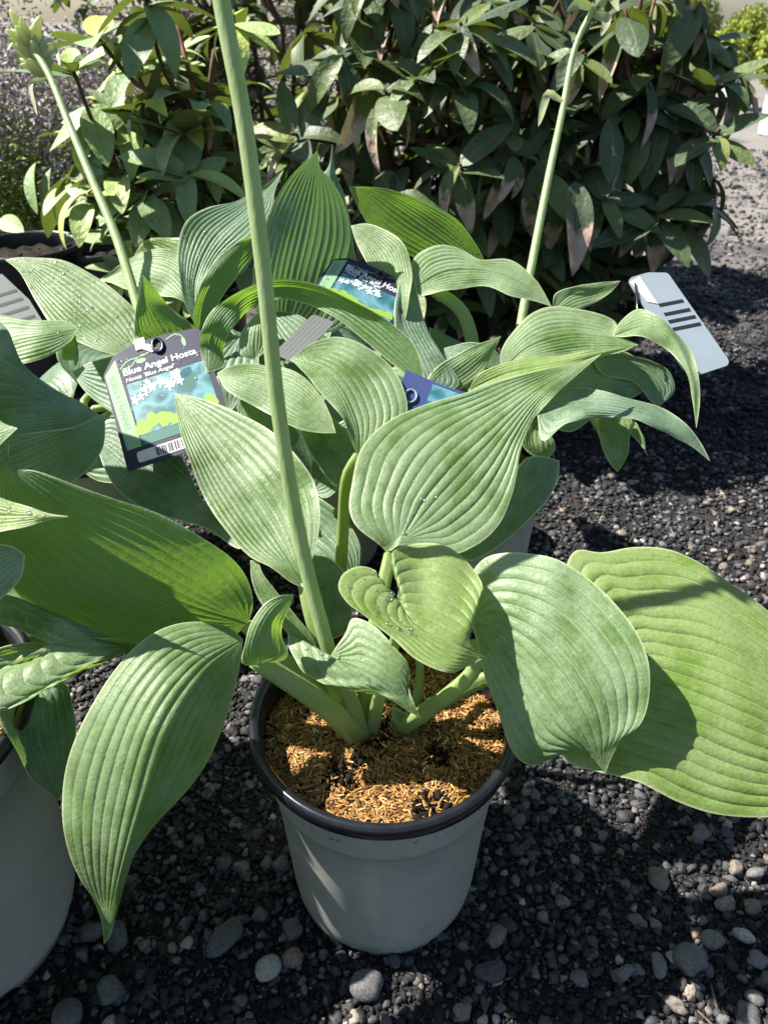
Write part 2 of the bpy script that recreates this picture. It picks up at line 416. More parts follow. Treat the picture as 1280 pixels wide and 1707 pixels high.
gravel('gravel', 7500, -.70, .85, .12, 1.3, .0050, .30, .0035, .009, STONES[2], 4, tone_big, .35)
gravel('yard_gravel', 26000, .1, 1.7, 1.2, 2.6, .0042, .5, .002, .014, STONES[1], 6, lambda r, x, y: np.clip(tone_small(r, x, y) - .12, 0, 1), .3)
gravel('yard_gravel', 14000, -2.3, 3.6, 2.4, 5.2, .008, .45, .003, .02, STONES[1], 5, tone_small, .3)

g_ = np.random.default_rng(91); n_ = 420
lx, ly = g_.uniform(-.55, .6, n_), g_.uniform(.14, .95, n_); k_ = clear_of_pots(lx, ly, .0); lx, ly = lx[k_], ly[k_]
lv = ICO[1][0] * np.array((3.2, .42, .3))
v_, f_, t_ = scatter([(lv, ICO[1][1])], np.stack([lx, ly, gz(lx, ly) + .0035], 1), g_.uniform(.0012, .0030, len(lx)), np.zeros(len(lx)), g_, .25)
obj('litter', mesh('litter', v_, f_, M_WOODCHIP, smooth=False), kind='stuff')
# the stones one can point to ---------------------------------------
def pebble(px, py, rpx, tone, label, stretch=1.0, rot=0.0, name='pebble', flat=.7, seed=0, angular=.5, lift=0.0, group=None):
    z0 = .004 + lift
    p = at_height(px, py, z0); d = np.linalg.norm(p - np.array((0, 0, CAM_H)))
    rad = rpx * d / FPX * .98
    v, f = stone_shape(3, 900 + seed, .2, flat, angular)
    v = v * rad * np.array((1.0, stretch, 1)); c, s = math.cos(rot), math.sin(rot)
    v = v @ np.array([[c, s, 0], [-s, c, 0], [0, 0, 1]])
    zc = gz(p[0], p[1]) + lift + .0025 - v[:, 2].min() * .8
    o = obj(name, mesh(name, v, f, M_STONE, col=np.full(len(v), tone)), None, (p[0], p[1], zc), label=label, category='stone')
    if group: o['group'] = group
G_P = 'pebbles lying on the dark soil'
PEB = [
 (612, 1640, 25, .72, 'round grey pebble in front of the pot, just below its bottom edge', 1.0, 0, .2),
 (1150, 1595, 26, .74, 'smooth rounded blue-grey cobble, biggest stone at the lower right', 1.0, .3, .1),
 (445, 1607, 19, .97, 'sunlit white almond-shaped pebble left of the pot base', 1.6, -.3, .25),
 (487, 1588, 17, .90, 'tan rounded pebble touching the white almond-shaped one', 1.2, 0, .15),
 (487, 1540, 15, .68, 'dull brown-grey pebble lying just behind the tan one', 1.3, .2, .3),
 (374, 1562, 18, .66, 'long finger-shaped dark grey stone lying at a slant', 2.3, -.5, .3),
 (178, 1645, 19, .71, 'angular grey stone below the hanging tip of the big leaf', 1.2, -.4, .8),
 (112, 1686, 21, .70, 'rounded grey stone nearest the lower left corner', 1.1, .3, .2),
 (1097, 1461, 17, .84, 'pale grey squarish stone on the soil below the rightmost leaf', 1.25, -.2, .8),
 (1203, 1476, 15, .86, 'pale flat stone leaning on the sunlit tan one', .8, .4, .8),
 (1210, 1499, 15, .92, 'sunlit tan stone with a split in it', .9, .3, .7),
 (1256, 1500, 15, .86, 'squarish white-grey stone right of the split tan stone', 1.0, .1, .8),
 (1241, 1553, 15, .97, 'whitish egg-shaped pebble above right of the blue-grey cobble', .75, -.5, .15),
 (1187, 1560, 17, .82, 'pale pebble with a sunlit top just above the blue-grey cobble', 1.1, .1, .7),
 (1036, 1623, 19, .73, 'angular slate-grey stone left of the blue-grey cobble', .75, .2, .9),
 (831, 1551, 12, .88, 'pale oval pebble right of the pot base', 1.9, -.6, .15),
 (771, 1675, 13, .82, 'small pale stone in front and right of the pot', 1.2, -.2, .7),
 (1127, 1672, 16, .84, 'pale triangular stone chip below the blue-grey cobble', .7, -.6, 1.0),
 (1098, 1606, 11, .80, 'narrow upright pale chip between slate stone and cobble', 1.8, -.1, .8),
 (1268, 1590, 15, .80, 'grey stone at the right edge under the whitish egg-shaped pebble', 1.1, .3, .5),
 (1262, 1655, 14, .80, 'rounded pale grey pebble in the lower right corner', .9, 0, .2),
 (155, 1549, 20, .63, 'broad dark grey stone left of the hanging leaf tip', .8, .2, .6),
 (196, 1558, 18, .66, 'dark grey stone just right of the hanging leaf tip', 1.2, .3, .8),
 (468, 1434, 14, .66, 'dark oval stone against the left side of the front pot', 1.5, -.1, .3),
 (430, 1520, 13, .67, 'blocky grey stone left of the pot, above the long finger-shaped one', 1.1, .2, .7),
 (1227, 1440, 13, .85, 'pale chip lying under the outer edge of the rightmost leaf', .8, .5, .8),
 (1262, 1450, 16, .78, 'grey stone at the right edge below the rightmost leaf', .8, .4, .5),
 (1165, 1390, 18, .74, 'layered grey stone in the shade right under the rightmost leaf', .7, .3, .9),
 (1250, 1690, 17, .72, 'dark angular stone at the bottom edge, lower right corner', 1.1, .7, .8),
 (820, 1612, 22, .55, 'large dark stone with a wet glint right of the pot', 1.0, .3, .9),
]
for i, (px, py, r_, t_, lab, stv, ro, ang) in enumerate(PEB):
    pebble(px, py, r_, t_, lab, stv, ro, seed=i, angular=ang, flat=.72, group=G_P)
pebble(1193, 1650, 7, .9, 'x', 1)if False else None
def chip(px, py, L, w, rot, label):
    p = at_height(px, py, .004)
    v, f = stone_shape(2, 77 + int(px), .3, .5, .9)
    v = v * np.array((L, w, w * .7)) ; c, s = math.cos(rot), math.sin(rot)
    v = v @ np.array([[c, s, 0], [-s, c, 0], [0, 0, 1]])
    obj('wood_chip', mesh('wood_chip', v, f, M_WOODCHIP, smooth=False), None, (p[0], p[1], gz(p[0], p[1]) + w + .002), label=label, category='wood chip')
chip(1193, 1648, .013, .0024, 1.5, 'brown splinter of wood right below the blue-grey cobble')
chip(812, 1665, .011, .0018, 1.1, 'thin brown splinter of wood in front of the wet dark stone')
chip(1180, 1690, .011, .0018, -.9, 'short brown splinter of wood at the bottom edge, right')

# ------------------------------------------------------------------ pots
def lathe(prof, seg=96, notch=None):
    V = []; F = []
    for r, z in prof:
        for k in range(seg):
            th = 2 * math.pi * k / seg; zz = z
            if notch and z < .004 and (k % (seg // 6)) < seg // 16: zz = z + notch
            V.append((r * math.cos(th), r * math.sin(th), zz))
    n = len(prof)
    for i in range(n - 1):
        for k in range(seg):
            F.append((i * seg + k, i * seg + (k + 1) % seg, (i + 1) * seg + (k + 1) % seg, (i + 1) * seg + k))
    return V, F
POT_H = .245
def make_pot(r, black=False, h=POT_H, rt=.115, rb=.089, rim_mat=None, body=None, level=.028):
    k = rt / .115
    body_p = [(.0, .014), (rb * .86, .012), (rb - .004, .012), (rb - .004, .0), (rb, .0), (rb + .001, .010), (rb + .003, .03), (rb + (.1035 * k - rb) * .55, h * .52),
              (.1015 * k, h - .062), (.1022 * k, h - .0605), (.1037 * k, h - .0595), (.1040 * k, h - .056), (.1075 * k, h - .022), (.1078 * k, h - .018)]
    v, f = lathe(body_p, notch=.007)
    pot = obj('pot', mesh('pot', v, f, body or (M_POT_BLACK if black else M_POT)), r)
    rim_p = [(.1065 * k, h - .0165), (.1135 * k, h - .0155), (.1152 * k, h - .013), (.1160 * k, h - .008), (.1157 * k, h - .004), (.1142 * k, h - .0008), (.1120 * k, h), (.1090 * k, h - .001), (.1065 * k, h - .004), (.1052 * k, h - .010), (.1042 * k, h - .05)]
    v, f = lathe(rim_p)
    obj('rim', mesh('rim', v, f, rim_mat or M_RIM), pot)
    return pot
def mulch(r, n, seed, R=.1045, z=POT_H - .036, clods=(), size=1.0):
    g = np.random.default_rng(seed)
    rr = np.linspace(0, 1, 14); th = np.linspace(0, 2 * np.pi, 64, endpoint=False)
    V = [(0, 0, z + .004)]
    hh = lambda x, y: .004 * np.sin(x * 60 + seed) * np.cos(y * 55) + .003 * np.sin(x * 130 + y * 90)
    for a in rr[1:]:
        for t in th:
            x, y = a * R * math.cos(t), a * R * math.sin(t); V.append((x, y, z + float(hh(x, y)) + .004 * (1 - a)))
    F = [(0, 1 + k, 1 + (k + 1) % 64) for k in range(64)]
    for i in range(12):
        for k in range(64): F.append((1 + i * 64 + k, 1 + (i + 1) * 64 + k, 1 + (i + 1) * 64 + (k + 1) % 64, 1 + i * 64 + (k + 1) % 64))
    obj('compost', mesh('compost', V, F, M_COMPOST), r, kind='stuff')
    L = 1.0; hv = np.array([(-1, 0, 0), (-.45, .21, .08), (-.45, -.21, .08), (.5, .18, .08), (.5, -.18, .08), (1, 0, .02), (-.4, 0, .22), (.5, 0, .18)]) * np.array((.0036, .0036, .0036)) * size
    hf = np.array([(0, 6, 1), (0, 2, 6), (1, 6, 7), (1, 7, 3), (2, 4, 7), (2, 7, 6), (3, 7, 5), (4, 5, 7)])
    rad = R * np.sqrt(g.uniform(0, 1, n)); t = g.uniform(0, 2 * np.pi, n); x, y = rad * np.cos(t), rad * np.sin(t)
    keep = np.ones(n, bool)
    for cx, cy, cr in clods: keep &= ((x - cx) ** 2 + (y - cy) ** 2 > cr ** 2) | (g.uniform(0, 1, n) < .22)
    x, y = x[keep], y[keep]; m = len(x)
    pos = np.stack([x, y, z + hh(x, y) + .004 * (1 - np.hypot(x, y) / R) + g.uniform(-.0005, .0045, m)], 1)
    s = g.uniform(.45, 1.35, m); tone = np.clip(g.normal(.47, .26, m), 0, 1)
    if n: v, f, tt = scatter([(hv, hf)], pos, s, tone, g, .42)
    if n: obj('rice_hull_mulch', mesh('rice_hull_mulch', v, f, M_HULL, smooth=False, col=tt), r, kind='stuff')
    for cx, cy, cr in clods:                              # lumps of bare compost
        k = 26; a = g.uniform(0, 6.28, k); q = cr * np.sqrt(g.uniform(0, 1, k))
        cp = np.stack([cx + q * np.cos(a), cy + q * np.sin(a), np.full(k, z + .003) + g.uniform(0, .006, k)], 1)
        v, f, tt = scatter(STONES[1], cp, g.uniform(.0015, .0042, k), g.uniform(0, .4, k), g)
        obj('compost_lump', mesh('compost_lump', v, f, M_COMPOST), r, kind='stuff')

# ------------------------------------------------------------------ hosta leaves
def leaf(r, M, L, R, mat=None, amp=.0011, n=7, par=.45, nu=64, label=None, petiole=None, prad=(.006, .008), drops=0, wave=.0016, seed=None, name='leaf', flip=1.0, dregion=(.08, .92, -.9, .9), cup=0.0, curl=0.0):
    """M, L, R: midrib and the two edges as (px, py[, depth]) from base to tip; missing depths follow the leaf's own plane"""
    mat = mat or M_HOSTA
    allp = list(M) + list(L) + list(R)
    kn = np.array([p for p in allp if len(p) == 3], float)
    A = np.stack([np.ones(len(kn)), kn[:, 0] / 1000, kn[:, 1] / 1000], 1); w = 1 / kn[:, 2]
    reg = np.diag([1e-9, 2e-3, 2e-3]); co = np.linalg.solve(A.T @ A + reg, A.T @ w); res = w - A @ co
    def depth(px, py):
        base = co[0] + co[1] * px / 1000 + co[2] * py / 1000
        d2 = (kn[:, 0] - px) ** 2 + (kn[:, 1] - py) ** 2 + 900.0
        g = 1 / d2 ** 1.2
        return 1 / (base + (g * res).sum() / g.sum())
    full = lambda pts: [P(p[0], p[1], p[2] if len(p) == 3 else depth(p[0], p[1])) for p in pts]
    Mw = crom(full(M), nu); base, tip = M[0], M[-1]
    Lw = crom(full([base] + list(L) + [tip]), nu); Rw = crom(full([base] + list(R) + [tip]), nu)
    ff = np.array((0, .07, .2, .5, .8, .93)); per = len(ff); nv = n * per
    hv = np.concatenate([(k + ff) / n for k in range(n)] + [[1.0]]); vv = np.concatenate([-hv[:0:-1], hv])
    a = np.abs(vv)[None, :, None]; edge = np.where(vv[None, :, None] < 0, Lw[:, None], Rw[:, None])
    lin = Mw[:, None] * (1 - a) + edge * a
    v_ = vv[None, :, None]
    quad = Mw[:, None] * (1 - v_ ** 2) + Lw[:, None] * (v_ ** 2 - v_) / 2 + Rw[:, None] * (v_ ** 2 + v_) / 2
    G = lin * (1 - par) + quad * par
    du = np.gradient(G, axis=0); dv = np.gradient(G, axis=1); nr = np.cross(du, dv); nr /= np.linalg.norm(nr, axis=2)[:, :, None] + 1e-9
    view = np.array((0, 0, CAM_H)) - G
    if ((nr * view).sum(2)).mean() < 0: nr = -nr
    u = np.linspace(0, 1, nu + 1)[:, None]
    rs = np.random.default_rng(seed if seed is not None else int(abs(M[0][0]) * 7 + abs(M[-1][1]) * 13))
    wid = np.linalg.norm(Lw - Mw, axis=1)[:, None] + np.linalg.norm(Rw - Mw, axis=1)[:, None]
    fr = np.abs(vv) * n; fr = fr - np.floor(fr)
    rib = 1 - np.abs(2 * fr - 1) ** 2.8
    irregular = .75 + .5 * np.sin(np.floor(np.abs(vv) * n) * 2.3 + rs.uniform(0, 6))[None] ** 2
    fade = np.clip(np.sin(np.pi * np.clip(u, 0, 1)) * 1.8, 0, 1) * np.clip((1.04 - np.abs(vv[None])) * 6, 0, 1)
    la = np.minimum(amp * 1.05, wid / (2 * n) * .19)
    h = la * rib[None] * irregular * fade
    p1, p2, p3, p4 = rs.uniform(0, 6.28, 4)
    edgew = np.clip(np.abs(vv[None]) - .35, 0, 1) ** 1.5
    h = h + wave * (np.sin(u * 9 + p1 + vv[None] * 2) * .55 + np.sin(u * 5 - vv[None] * 4 + p2) * .6) * np.sin(np.pi * u)
    h = h + wave * 1.6 * edgew * np.sin(u * 17 + p3 + np.sign(vv[None])) * np.sin(np.pi * u)
    h = h + cup * (vv[None] ** 2) * np.sin(np.pi * u) + curl * np.clip(np.abs(vv[None]) - .8, 0, 1) * 5 * np.sin(np.pi * u)
    h = h - .0009 * np.exp(-(vv[None] * n / .35) ** 2) * np.clip(1 - u, .1, 1)           # midrib channel
    G = G + flip * h[:, :, None] * nr
    off = rloc(r)
    V = (G - off).reshape(-1, 3); W = 2 * nv + 1
    i = (np.arange(nu)[:, None] * W + np.arange(W - 1)[None]).ravel()
    F = np.stack([i, i + 1, i + W + 1, i + W], 1)
    UV = np.stack([np.repeat(np.linspace(0, 1, nu + 1), W), np.tile(vv * n, nu + 1)], 1)
    wm = np.linalg.norm(np.where(vv[None, :, None] < 0, Lw[:, None], Rw[:, None]) - Mw[:, None], axis=2) + 1e-5
    marg = np.clip(1 - (1 - np.abs(vv[None])) * wm / .0014, 0, 1) * .9
    me = mesh(name, V, F, mat, uv=UV, col=marg.reshape(-1))
    o = obj(name, me, r)
    if label: o['label'] = label
    if petiole is not None:
        pts = crom([P(*q) for q in petiole], 18)
        po = obj('petiole', tube_mesh('petiole', pts - off, prad, M_PETIOLE, 14, groove=.35), o)
    if drops:
        V0, F0 = ICO[2]; pos = []; nrm = []; u0, u1, v0, v1 = dregion
        for _ in range(drops):
            a_ = int(rs.uniform(u0, u1) * nu); b_ = int((rs.uniform(v0, v1) + 1) / 2 * (W - 1))
            pos.append(G[a_, b_] - off); nrm.append(nr[a_, b_])
        pos = np.array(pos); nrm = np.array(nrm); sz = np.clip(np.exp(rs.normal(math.log(.00085), .5, drops)), .0004, .0022)
        parts = []
        for p_, n_, s_ in zip(pos, nrm, sz):
            q = Vector(n_).to_track_quat('Z', 'Y').to_matrix(); q = np.array(q)
            parts.append(((V0 * np.array((1, 1, .55)) * s_) @ q.T + p_ + n_ * s_ * .25, F0, 0))
        v, f, t = join_meshes(parts)
        obj('water_droplets', mesh('water_droplets', v, f, M_WATER), o, kind='stuff')
    return o

G_H = 'hostas in pots standing close together'
def hosta(label, x, y, black=False, pot=True, seed=1, clods=(), nh=5000, **size):
    r = root('potted_hosta', label, 'potted plant', (x, y, float(gz(x, y)) + .004), G_H)
    if pot:
        make_pot(r, **size); mulch(r, nh, seed, clods=clods, **(dict(R=size['rt'] * .905, z=size['h'] - .036) if size else {}))
    return r
HA = hosta('nearest hosta, in the grey pot with a black rim, with the thick flower stalk', *POTS[0], seed=2, nh=14000,
           clods=[(-.038, -.045, .014), (.038, -.075, .016), (.045, -.028, .012), (-.01, .0, .02), (-.02, -.03, .008)])
HB = hosta('hosta in the grey pot cut off by the left edge of the picture', *POTS[1], seed=3, h=.29, rt=.138, rb=.106)
HE = hosta('hosta at the right back with a slim bent stalk, by the white barcode tag', *POTS[2], seed=4)
HC = hosta('hosta at the left back with wet pale leaves and a budded flower stalk', *POTS[3], seed=5)
HD = hosta('hosta in the middle of the back row with tall broad blue-green leaves', *POTS[4], seed=6)

# --- nearest hosta -------------------------------------------------
leaf(HA, [(405, 1066, .600), (335, 1115, .555), (272, 1205, .525), (226, 1350, .520), (193, 1480, .535), (174, 1574, .560)],
     [(385, 1046, .603), (335, 1035, .590), (285, 1041, .575), (235, 1066, .560), (188, 1112), (150, 1172), (122, 1238), (106, 1310, .540), (104, 1375), (115, 1430), (133, 1468), (155, 1500, .55), (168, 1530)],
     [(403, 1090), (392, 1150, .575), (376, 1210), (350, 1270, .552), (308, 1330), (260, 1388, .540), (228, 1424), (211, 1460), (198, 1510), (184, 1560)],
     n=7, par=.5, amp=.0015, label='broad ribbed leaf drooping over the left side of the pot to a long tip', cup=-.002)
leaf(HA, [(430, 1110, .568), (432, 1070, .560), (455, 1020, .560), (490, 991, .572)], [(404, 1106, .566), (410, 1068), (420, 1035), (443, 1005, .560), (470, 992)],
     [(478, 1095, .575), (470, 1055, .580), (474, 1030), (486, 1005)], n=4, amp=.0005, wave=.0005, par=.6, label='folded base of the drooping front leaf standing up as a pale flap',
     petiole=[(425, 1098, .572), (470, 1128, .578), (530, 1168, .592), (598, 1226, .645)], prad=(.0075, .0085, .0095, .012))
leaf(HA, [(414, 1040, .618), (300, 1002, .606), (160, 925, .580), (60, 845, .560), (15, 778, .548), (15, 735, .548)],
     [(422, 1005, .600), (412, 966, .590), (382, 926), (330, 890, .562), (270, 860), (200, 835, .550), (130, 810), (62, 786, .545), (20, 776)],
     [(385, 1062, .632), (290, 1082, .655), (180, 1078, .665), (90, 1042, .66), (20, 972, .635), (-20, 885), (-8, 812, .565), (10, 765)],
     mat=M_HOSTA_BACKLIT, n=7, amp=.0011, label='large dark leaf standing upright on the left, lit through at its top edge', petiole=[(410, 1042, .616), (450, 1080, .62), (520, 1140, .626), (592, 1222, .650)], prad=(.006, .007, .009))
leaf(HA, [(512, 982, .612), (490, 945, .616), (440, 868, .640), (372, 772, .668), (318, 695, .692), (291, 655, .705)],
     [(485, 972, .606), (452, 948, .606), (415, 930, .612), (378, 890, .628), (340, 830), (312, 765, .660), (298, 705)],
     [(520, 935, .618), (532, 895, .622), (536, 850, .628), (525, 804), (500, 765, .645), (450, 718), (400, 690, .680), (345, 668)],
     n=7, amp=.0010, label='upright pale leaf behind the thick stalk, its tip over the tag', petiole=[(508, 972, .615), (518, 1020, .612), (538, 1085, .616), (560, 1150, .622), (595, 1220, .652)], prad=(.0062, .0065, .0075, .009), cup=.003)
leaf(HA, [(660, 911, .625), (685, 872, .636), (712, 827, .650), (762, 770, .668), (822, 714, .688), (875, 667, .705), (922, 634, .718), (1002, 590, .735)],
     [(646, 920, .632), (631, 907), (594, 877, .630), (582, 848, .638), (587, 804, .652), (597, 760), (610, 737), (632, 713, .682), (663, 691), (710, 672, .702), (750, 662), (785, 652), (822, 638, .715), (863, 626), (915, 614), (960, 606, .732)],
     [(690, 908), (720, 915), (757, 924, .628), (790, 911), (817, 891, .640), (838, 863), (854, 822, .658), (861, 791), (866, 758, .676), (879, 722), (894, 691), (914, 667, .698), (947, 638)],
     n=7, amp=.0012, label='big ribbed leaf right of the stalk rising to a long tip at the right', petiole=[(655, 905, .638), (645, 950, .632), (632, 1010, .628), (615, 1100, .628), (608, 1220, .654)], prad=(.0058, .0062, .007, .009), drops=14, dregion=(.03, .25, -.3, .2))
leaf(HA, [(657, 1011, .556), (700, 1042, .540), (750, 1070, .535), (808, 1096, .545)],
     [(664, 985), (664, 955), (650, 926, .575), (690, 910, .598), (740, 914, .595), (784, 944), (804, 983, .565), (786, 1012), (779, 1050, .545), (787, 1080)],
     [(643, 1008), (628, 982, .552), (627, 952, .562), (600, 944, .560), (572, 958), (563, 985, .545), (578, 1012), (612, 1035, .530), (650, 1066), (690, 1105, .505), (735, 1123, .500), (780, 1111, .530)],
     mat=M_HOSTA_LIME, n=7, amp=.0009, par=.3, label='small curled bright leaf in the centre with a deep notch at its stem', petiole=[(657, 1014, .560), (660, 1060, .58), (640, 1130, .60), (618, 1222, .652)], prad=(.004, .005, .007), drops=60, dregion=(.15, .6, .3, .95), cup=.002)
leaf(HA, [(548, 1098, .590), (590, 1112, .580), (640, 1140, .575), (700, 1197, .580)],
     [(562, 1076), (578, 1053, .597), (588, 1031, .600), (620, 1041, .592), (662, 1084, .582), (681, 1108), (680, 1146, .578), (689, 1170)],
     [(512, 1089), (494, 1072, .602), (481, 1053, .604), (482, 1078), (494, 1103, .586), (512, 1126), (541, 1140, .572), (583, 1150), (618, 1152, .566), (650, 1168)],
     n=6, amp=.0007, label='low leaf in front of the stalk base, half in shade, pointing down at the mulch', petiole=[(552, 1100, .593), (566, 1130, .60), (585, 1170, .615), (602, 1228, .648)], prad=(.005, .007, .009), drops=14, dregion=(.2, .6, .1, .8))
leaf(HA, [(786, 1040, .596), (832, 1052, .582), (898, 1112, .560), (958, 1195, .548), (1008, 1291, .552)],
     [(778, 1005), (780, 965, .606), (805, 930, .606), (845, 920), (885, 922, .592), (930, 932), (978, 960, .572), (1030, 1010), (1065, 1060, .545), (1082, 1112, .538), (1080, 1170), (1061, 1214, .535), (1034, 1238), (1018, 1265)],
     [(793, 1068), (803, 1120, .590), (822, 1180), (848, 1245, .568), (868, 1271), (888, 1279, .562), (922, 1270), (972, 1257, .556), (994, 1268)],
     n=7, amp=.0014, par=.5, label='round ribbed leaf right of centre, half shaded, with a short pointed tip', petiole=[(792, 1068, .598), (790, 1115, .600), (745, 1160, .608), (668, 1216, .648)], prad=(.006, .0065, .0075), cup=-.004)
leaf(HA, [(985, 1092, .600), (1110, 1116, .588), (1280, 1186, .575), (1440, 1290, .575)],
     [(960, 1040, .615), (940, 985, .630), (945, 938, .645), (962, 915, .655), (1000, 918), (1058, 907, .655), (1112, 910), (1160, 930, .645), (1212, 965), (1282, 1016, .620), (1350, 1085), (1410, 1190)],
     [(960, 1150), (930, 1220), (945, 1268, .566), (1002, 1287), (1060, 1302, .550), (1130, 1336), (1200, 1357, .540), (1285, 1361), (1370, 1345, .545)],
     mat=M_HOSTA_LIME, n=9, amp=.0022, par=.5, label='very large bright leaf spreading out past the right edge', petiole=[(985, 1096, .606), (900, 1105, .615), (800, 1135, .625), (660, 1212, .660)], prad=(.006, .0065, .008), cup=-.003)
leaf(HA, [(760, 925, .700), (820, 890, .705), (880, 830, .715), (932, 768, .730)], [(800, 860), (850, 800), (875, 765, .725), (900, 760)], [(785, 935, .695), (850, 895), (905, 842, .705), (930, 795)],
     mat=M_HOSTA_BLUE, n=6, amp=.0008, label='shaded leaf hanging behind the big ribbed leaf')
leaf(HA, [(545, 1070, .655), (555, 1010, .660), (548, 960, .668), (520, 925, .675)], [(520, 1040), (512, 990), (512, 950)], [(580, 1050), (588, 1000, .66), (575, 955), (548, 930)],
     mat=M_HOSTA_BLUE, n=5, amp=.0006, label='small dark leaf in shade behind the thick stalk', petiole=[(545, 1068, .655), (560, 1120, .65), (590, 1212, .665)], prad=(.004, .006))
leaf(HA, [(530, 1092, .606), (495, 1045, .602), (455, 985, .606), (417, 934, .615)], [(512, 1092), (470, 1045), (432, 1000), (420, 968, .606)], [(520, 1060, .606), (478, 1008), (440, 958), (428, 935)],
     n=4, amp=.0004, wave=.0005, label='narrow young leaf still rolled between the stalk and the dark leaf')
leaf(HA, [(684, 1214, .646), (672, 1198, .643), (660, 1186, .642), (654, 1176, .642)], [(694, 1206), (676, 1190)], [(668, 1212), (654, 1194)], n=3, amp=.0002, wave=.0003, nu=16, label='tiny shoot tip just out of the mulch')
# bare petioles and the thick flower stalk
off = rloc(HA)
for pts, rad in (([(684, 1212, .656), (700, 1120, .645), (692, 1060, .64)], (.004, .0035)),):
    obj('petiole', tube_mesh('petiole', crom([P(*q) for q in pts], 16) - off, rad, M_PETIOLE, 12, .3), HA)
st = crom([P(590, 1222, .655), P(548, 1085, .612), P(505, 920, .585), P(465, 690, .545), P(437, 430, .508), P(405, 190, .480), P(370, 5, .462), P(330, -260, .44), P(310, -420, .43)], 60)
so = obj('flower_stalk', tube_mesh('flower_stalk', st - off, (.0068, .0062, .0058, .0056, .0056, .0056, .0056, .005), M_STALK, 20), HA, label='thick smooth flower stalk crossing the picture from the pot to the top edge')
# flower buds of the thick stalk (above the frame)
def buds(r, so, top, ax, n, s, seed, up=True):
    g = np.random.default_rng(seed); V0, F0 = ICO[2]; o_ = rloc(r)
    ax = np.asarray(ax, float); ax /= np.linalg.norm(ax); a = np.cross(ax, (0, 1, 0.2)); a /= np.linalg.norm(a); b = np.cross(ax, a)
    for k in range(n):
        th = k * 2.4; q = (math.cos(th) * a + math.sin(th) * b); d = ax * g.uniform(.5, 1.0) + q * g.uniform(.5, .9) * (1 if k else 0); d /= np.linalg.norm(d)
        L = s * g.uniform(.75, 1.15); R = np.array(Vector(d).to_track_quat('Z', 'Y').to_matrix())
        prof = V0 * np.array((.42, .42, 1.0)); t = (prof[:, 2] + 1) / 2; prof[:, :2] *= (1 - .55 * t ** 2)[:, None]
        v = prof * L * .5; v[:, 2] += L * .45
        obj('flower_bud', mesh('flower_bud', v @ R.T + top - ax * s * .16 * k * .35 - o_, F0, M_BUD), so)
buds(HA, so, st[-1], st[-1] - st[-6], 8, .04, 3)

# --- left hosta ----------------------------------------------------
leaf(HB, [(86, 1073, .580), (140, 1078, .580), (205, 1078, .592), (268, 1085, .612)],
     [(47, 1057), (0, 1039, 0.590), (-45, 1015), (-50, 985, 0.600), (0, 990, 0.590), (47, 1010), (94, 1033, 0.592), (122, 1051), (150, 1062), (195, 1064, 0.580)],
     [(66, 1083), (40, 1097), (0, 1116, 0.575), (-60, 1150), (-70, 1190), (-40, 1200), (0, 1187, 0.545), (28, 1174), (59, 1158, 0.545), (103, 1133), (145, 1112, 0.560), (180, 1098), (213, 1088)],
     n=7, amp=.0009, par=.3, label='pale leaf pointing right, narrow waist, notch at the left edge', petiole=[(90, 1076, .584), (78, 1100, .60), (60, 1140, .63), (30, 1180, .66)], prad=(.004, .005, .007))
leaf(HB, [(-90, 850, .53), (-20, 856, .525), (50, 860, .52), (116, 861, .518)], [(-70, 815), (-10, 828, .535), (40, 841), (80, 855)], [(-70, 895), (-5, 888, .515), (42, 880), (76, 868)],
     mat=M_HOSTA_LIME, n=5, amp=.0007, label='pale yellow-green leaf tip poking in from the left edge', drops=22, dregion=(.45, .85, -.5, .5))
leaf(HB, [(-120, 720, .60), (-20, 690, .59), (80, 680, .595), (168, 693, .615)], [(-100, 560), (-30, 520, .635), (10, 545, .63), (40, 605), (90, 648, .615), (140, 673)], [(-90, 790), (-10, 738, .575), (60, 722), (120, 714)],
     mat=M_HOSTA_BLUE, n=7, amp=.0009, label='blue-green leaf in shade at the left edge beside the tag')
leaf(HB, [(-20, 790, .70), (60, 760, .705), (120, 730, .71), (176, 690, .725)], [(-20, 735), (50, 712), (120, 700)], [(0, 850, .69), (80, 825), (140, 790), (172, 745)],
     mat=M_HOSTA_BLUE, n=7, amp=.0012, label='very dark wet leaf under the shaded blue-green one', drops=50)
leaf(HB, [(55, 1140, .60), (45, 1190, .575), (62, 1260, .565), (100, 1335, .58)], [(-5, 1180), (15, 1230, .535), (50, 1290, .55)], [(110, 1140, .60), (125, 1210), (118, 1290, .58)],
     mat=M_HOSTA_BLUE, n=6, amp=.0008, label='dark leaf hanging in front of the left pot')
leaf(HB, [(-60, 1000, .57), (-20, 960, .565), (10, 935, .56), (42, 925, .56)], [(-50, 930), (-10, 908, .56), (25, 912)], [(-50, 1040), (0, 1000), (38, 960)],
     mat=M_HOSTA_BLUE, n=5, amp=.0006, label='dark leaf tip at the left edge in front of the large dark leaf')
leaf(HB, [(-30, 1100, .60), (10, 1092, .605), (50, 1082, .61), (85, 1074, .615)], [(0, 1080), (45, 1071)], [(0, 1125), (40, 1100)], n=3, amp=.0005, label='thin strip of a leaf seen through the notch')
leaf(HB, [(420, 905, .72), (330, 850, .745), (240, 800, .765), (160, 730, .79)], [(400, 880, .73), (340, 835), (300, 760, .775), (230, 715), (180, 700)], [(400, 915), (345, 882, .735), (265, 858), (200, 820, .755), (172, 775)],
     mat=M_HOSTA_BLUE, n=7, amp=.0007, label='shaded leaf under the big tag with one lit patch')
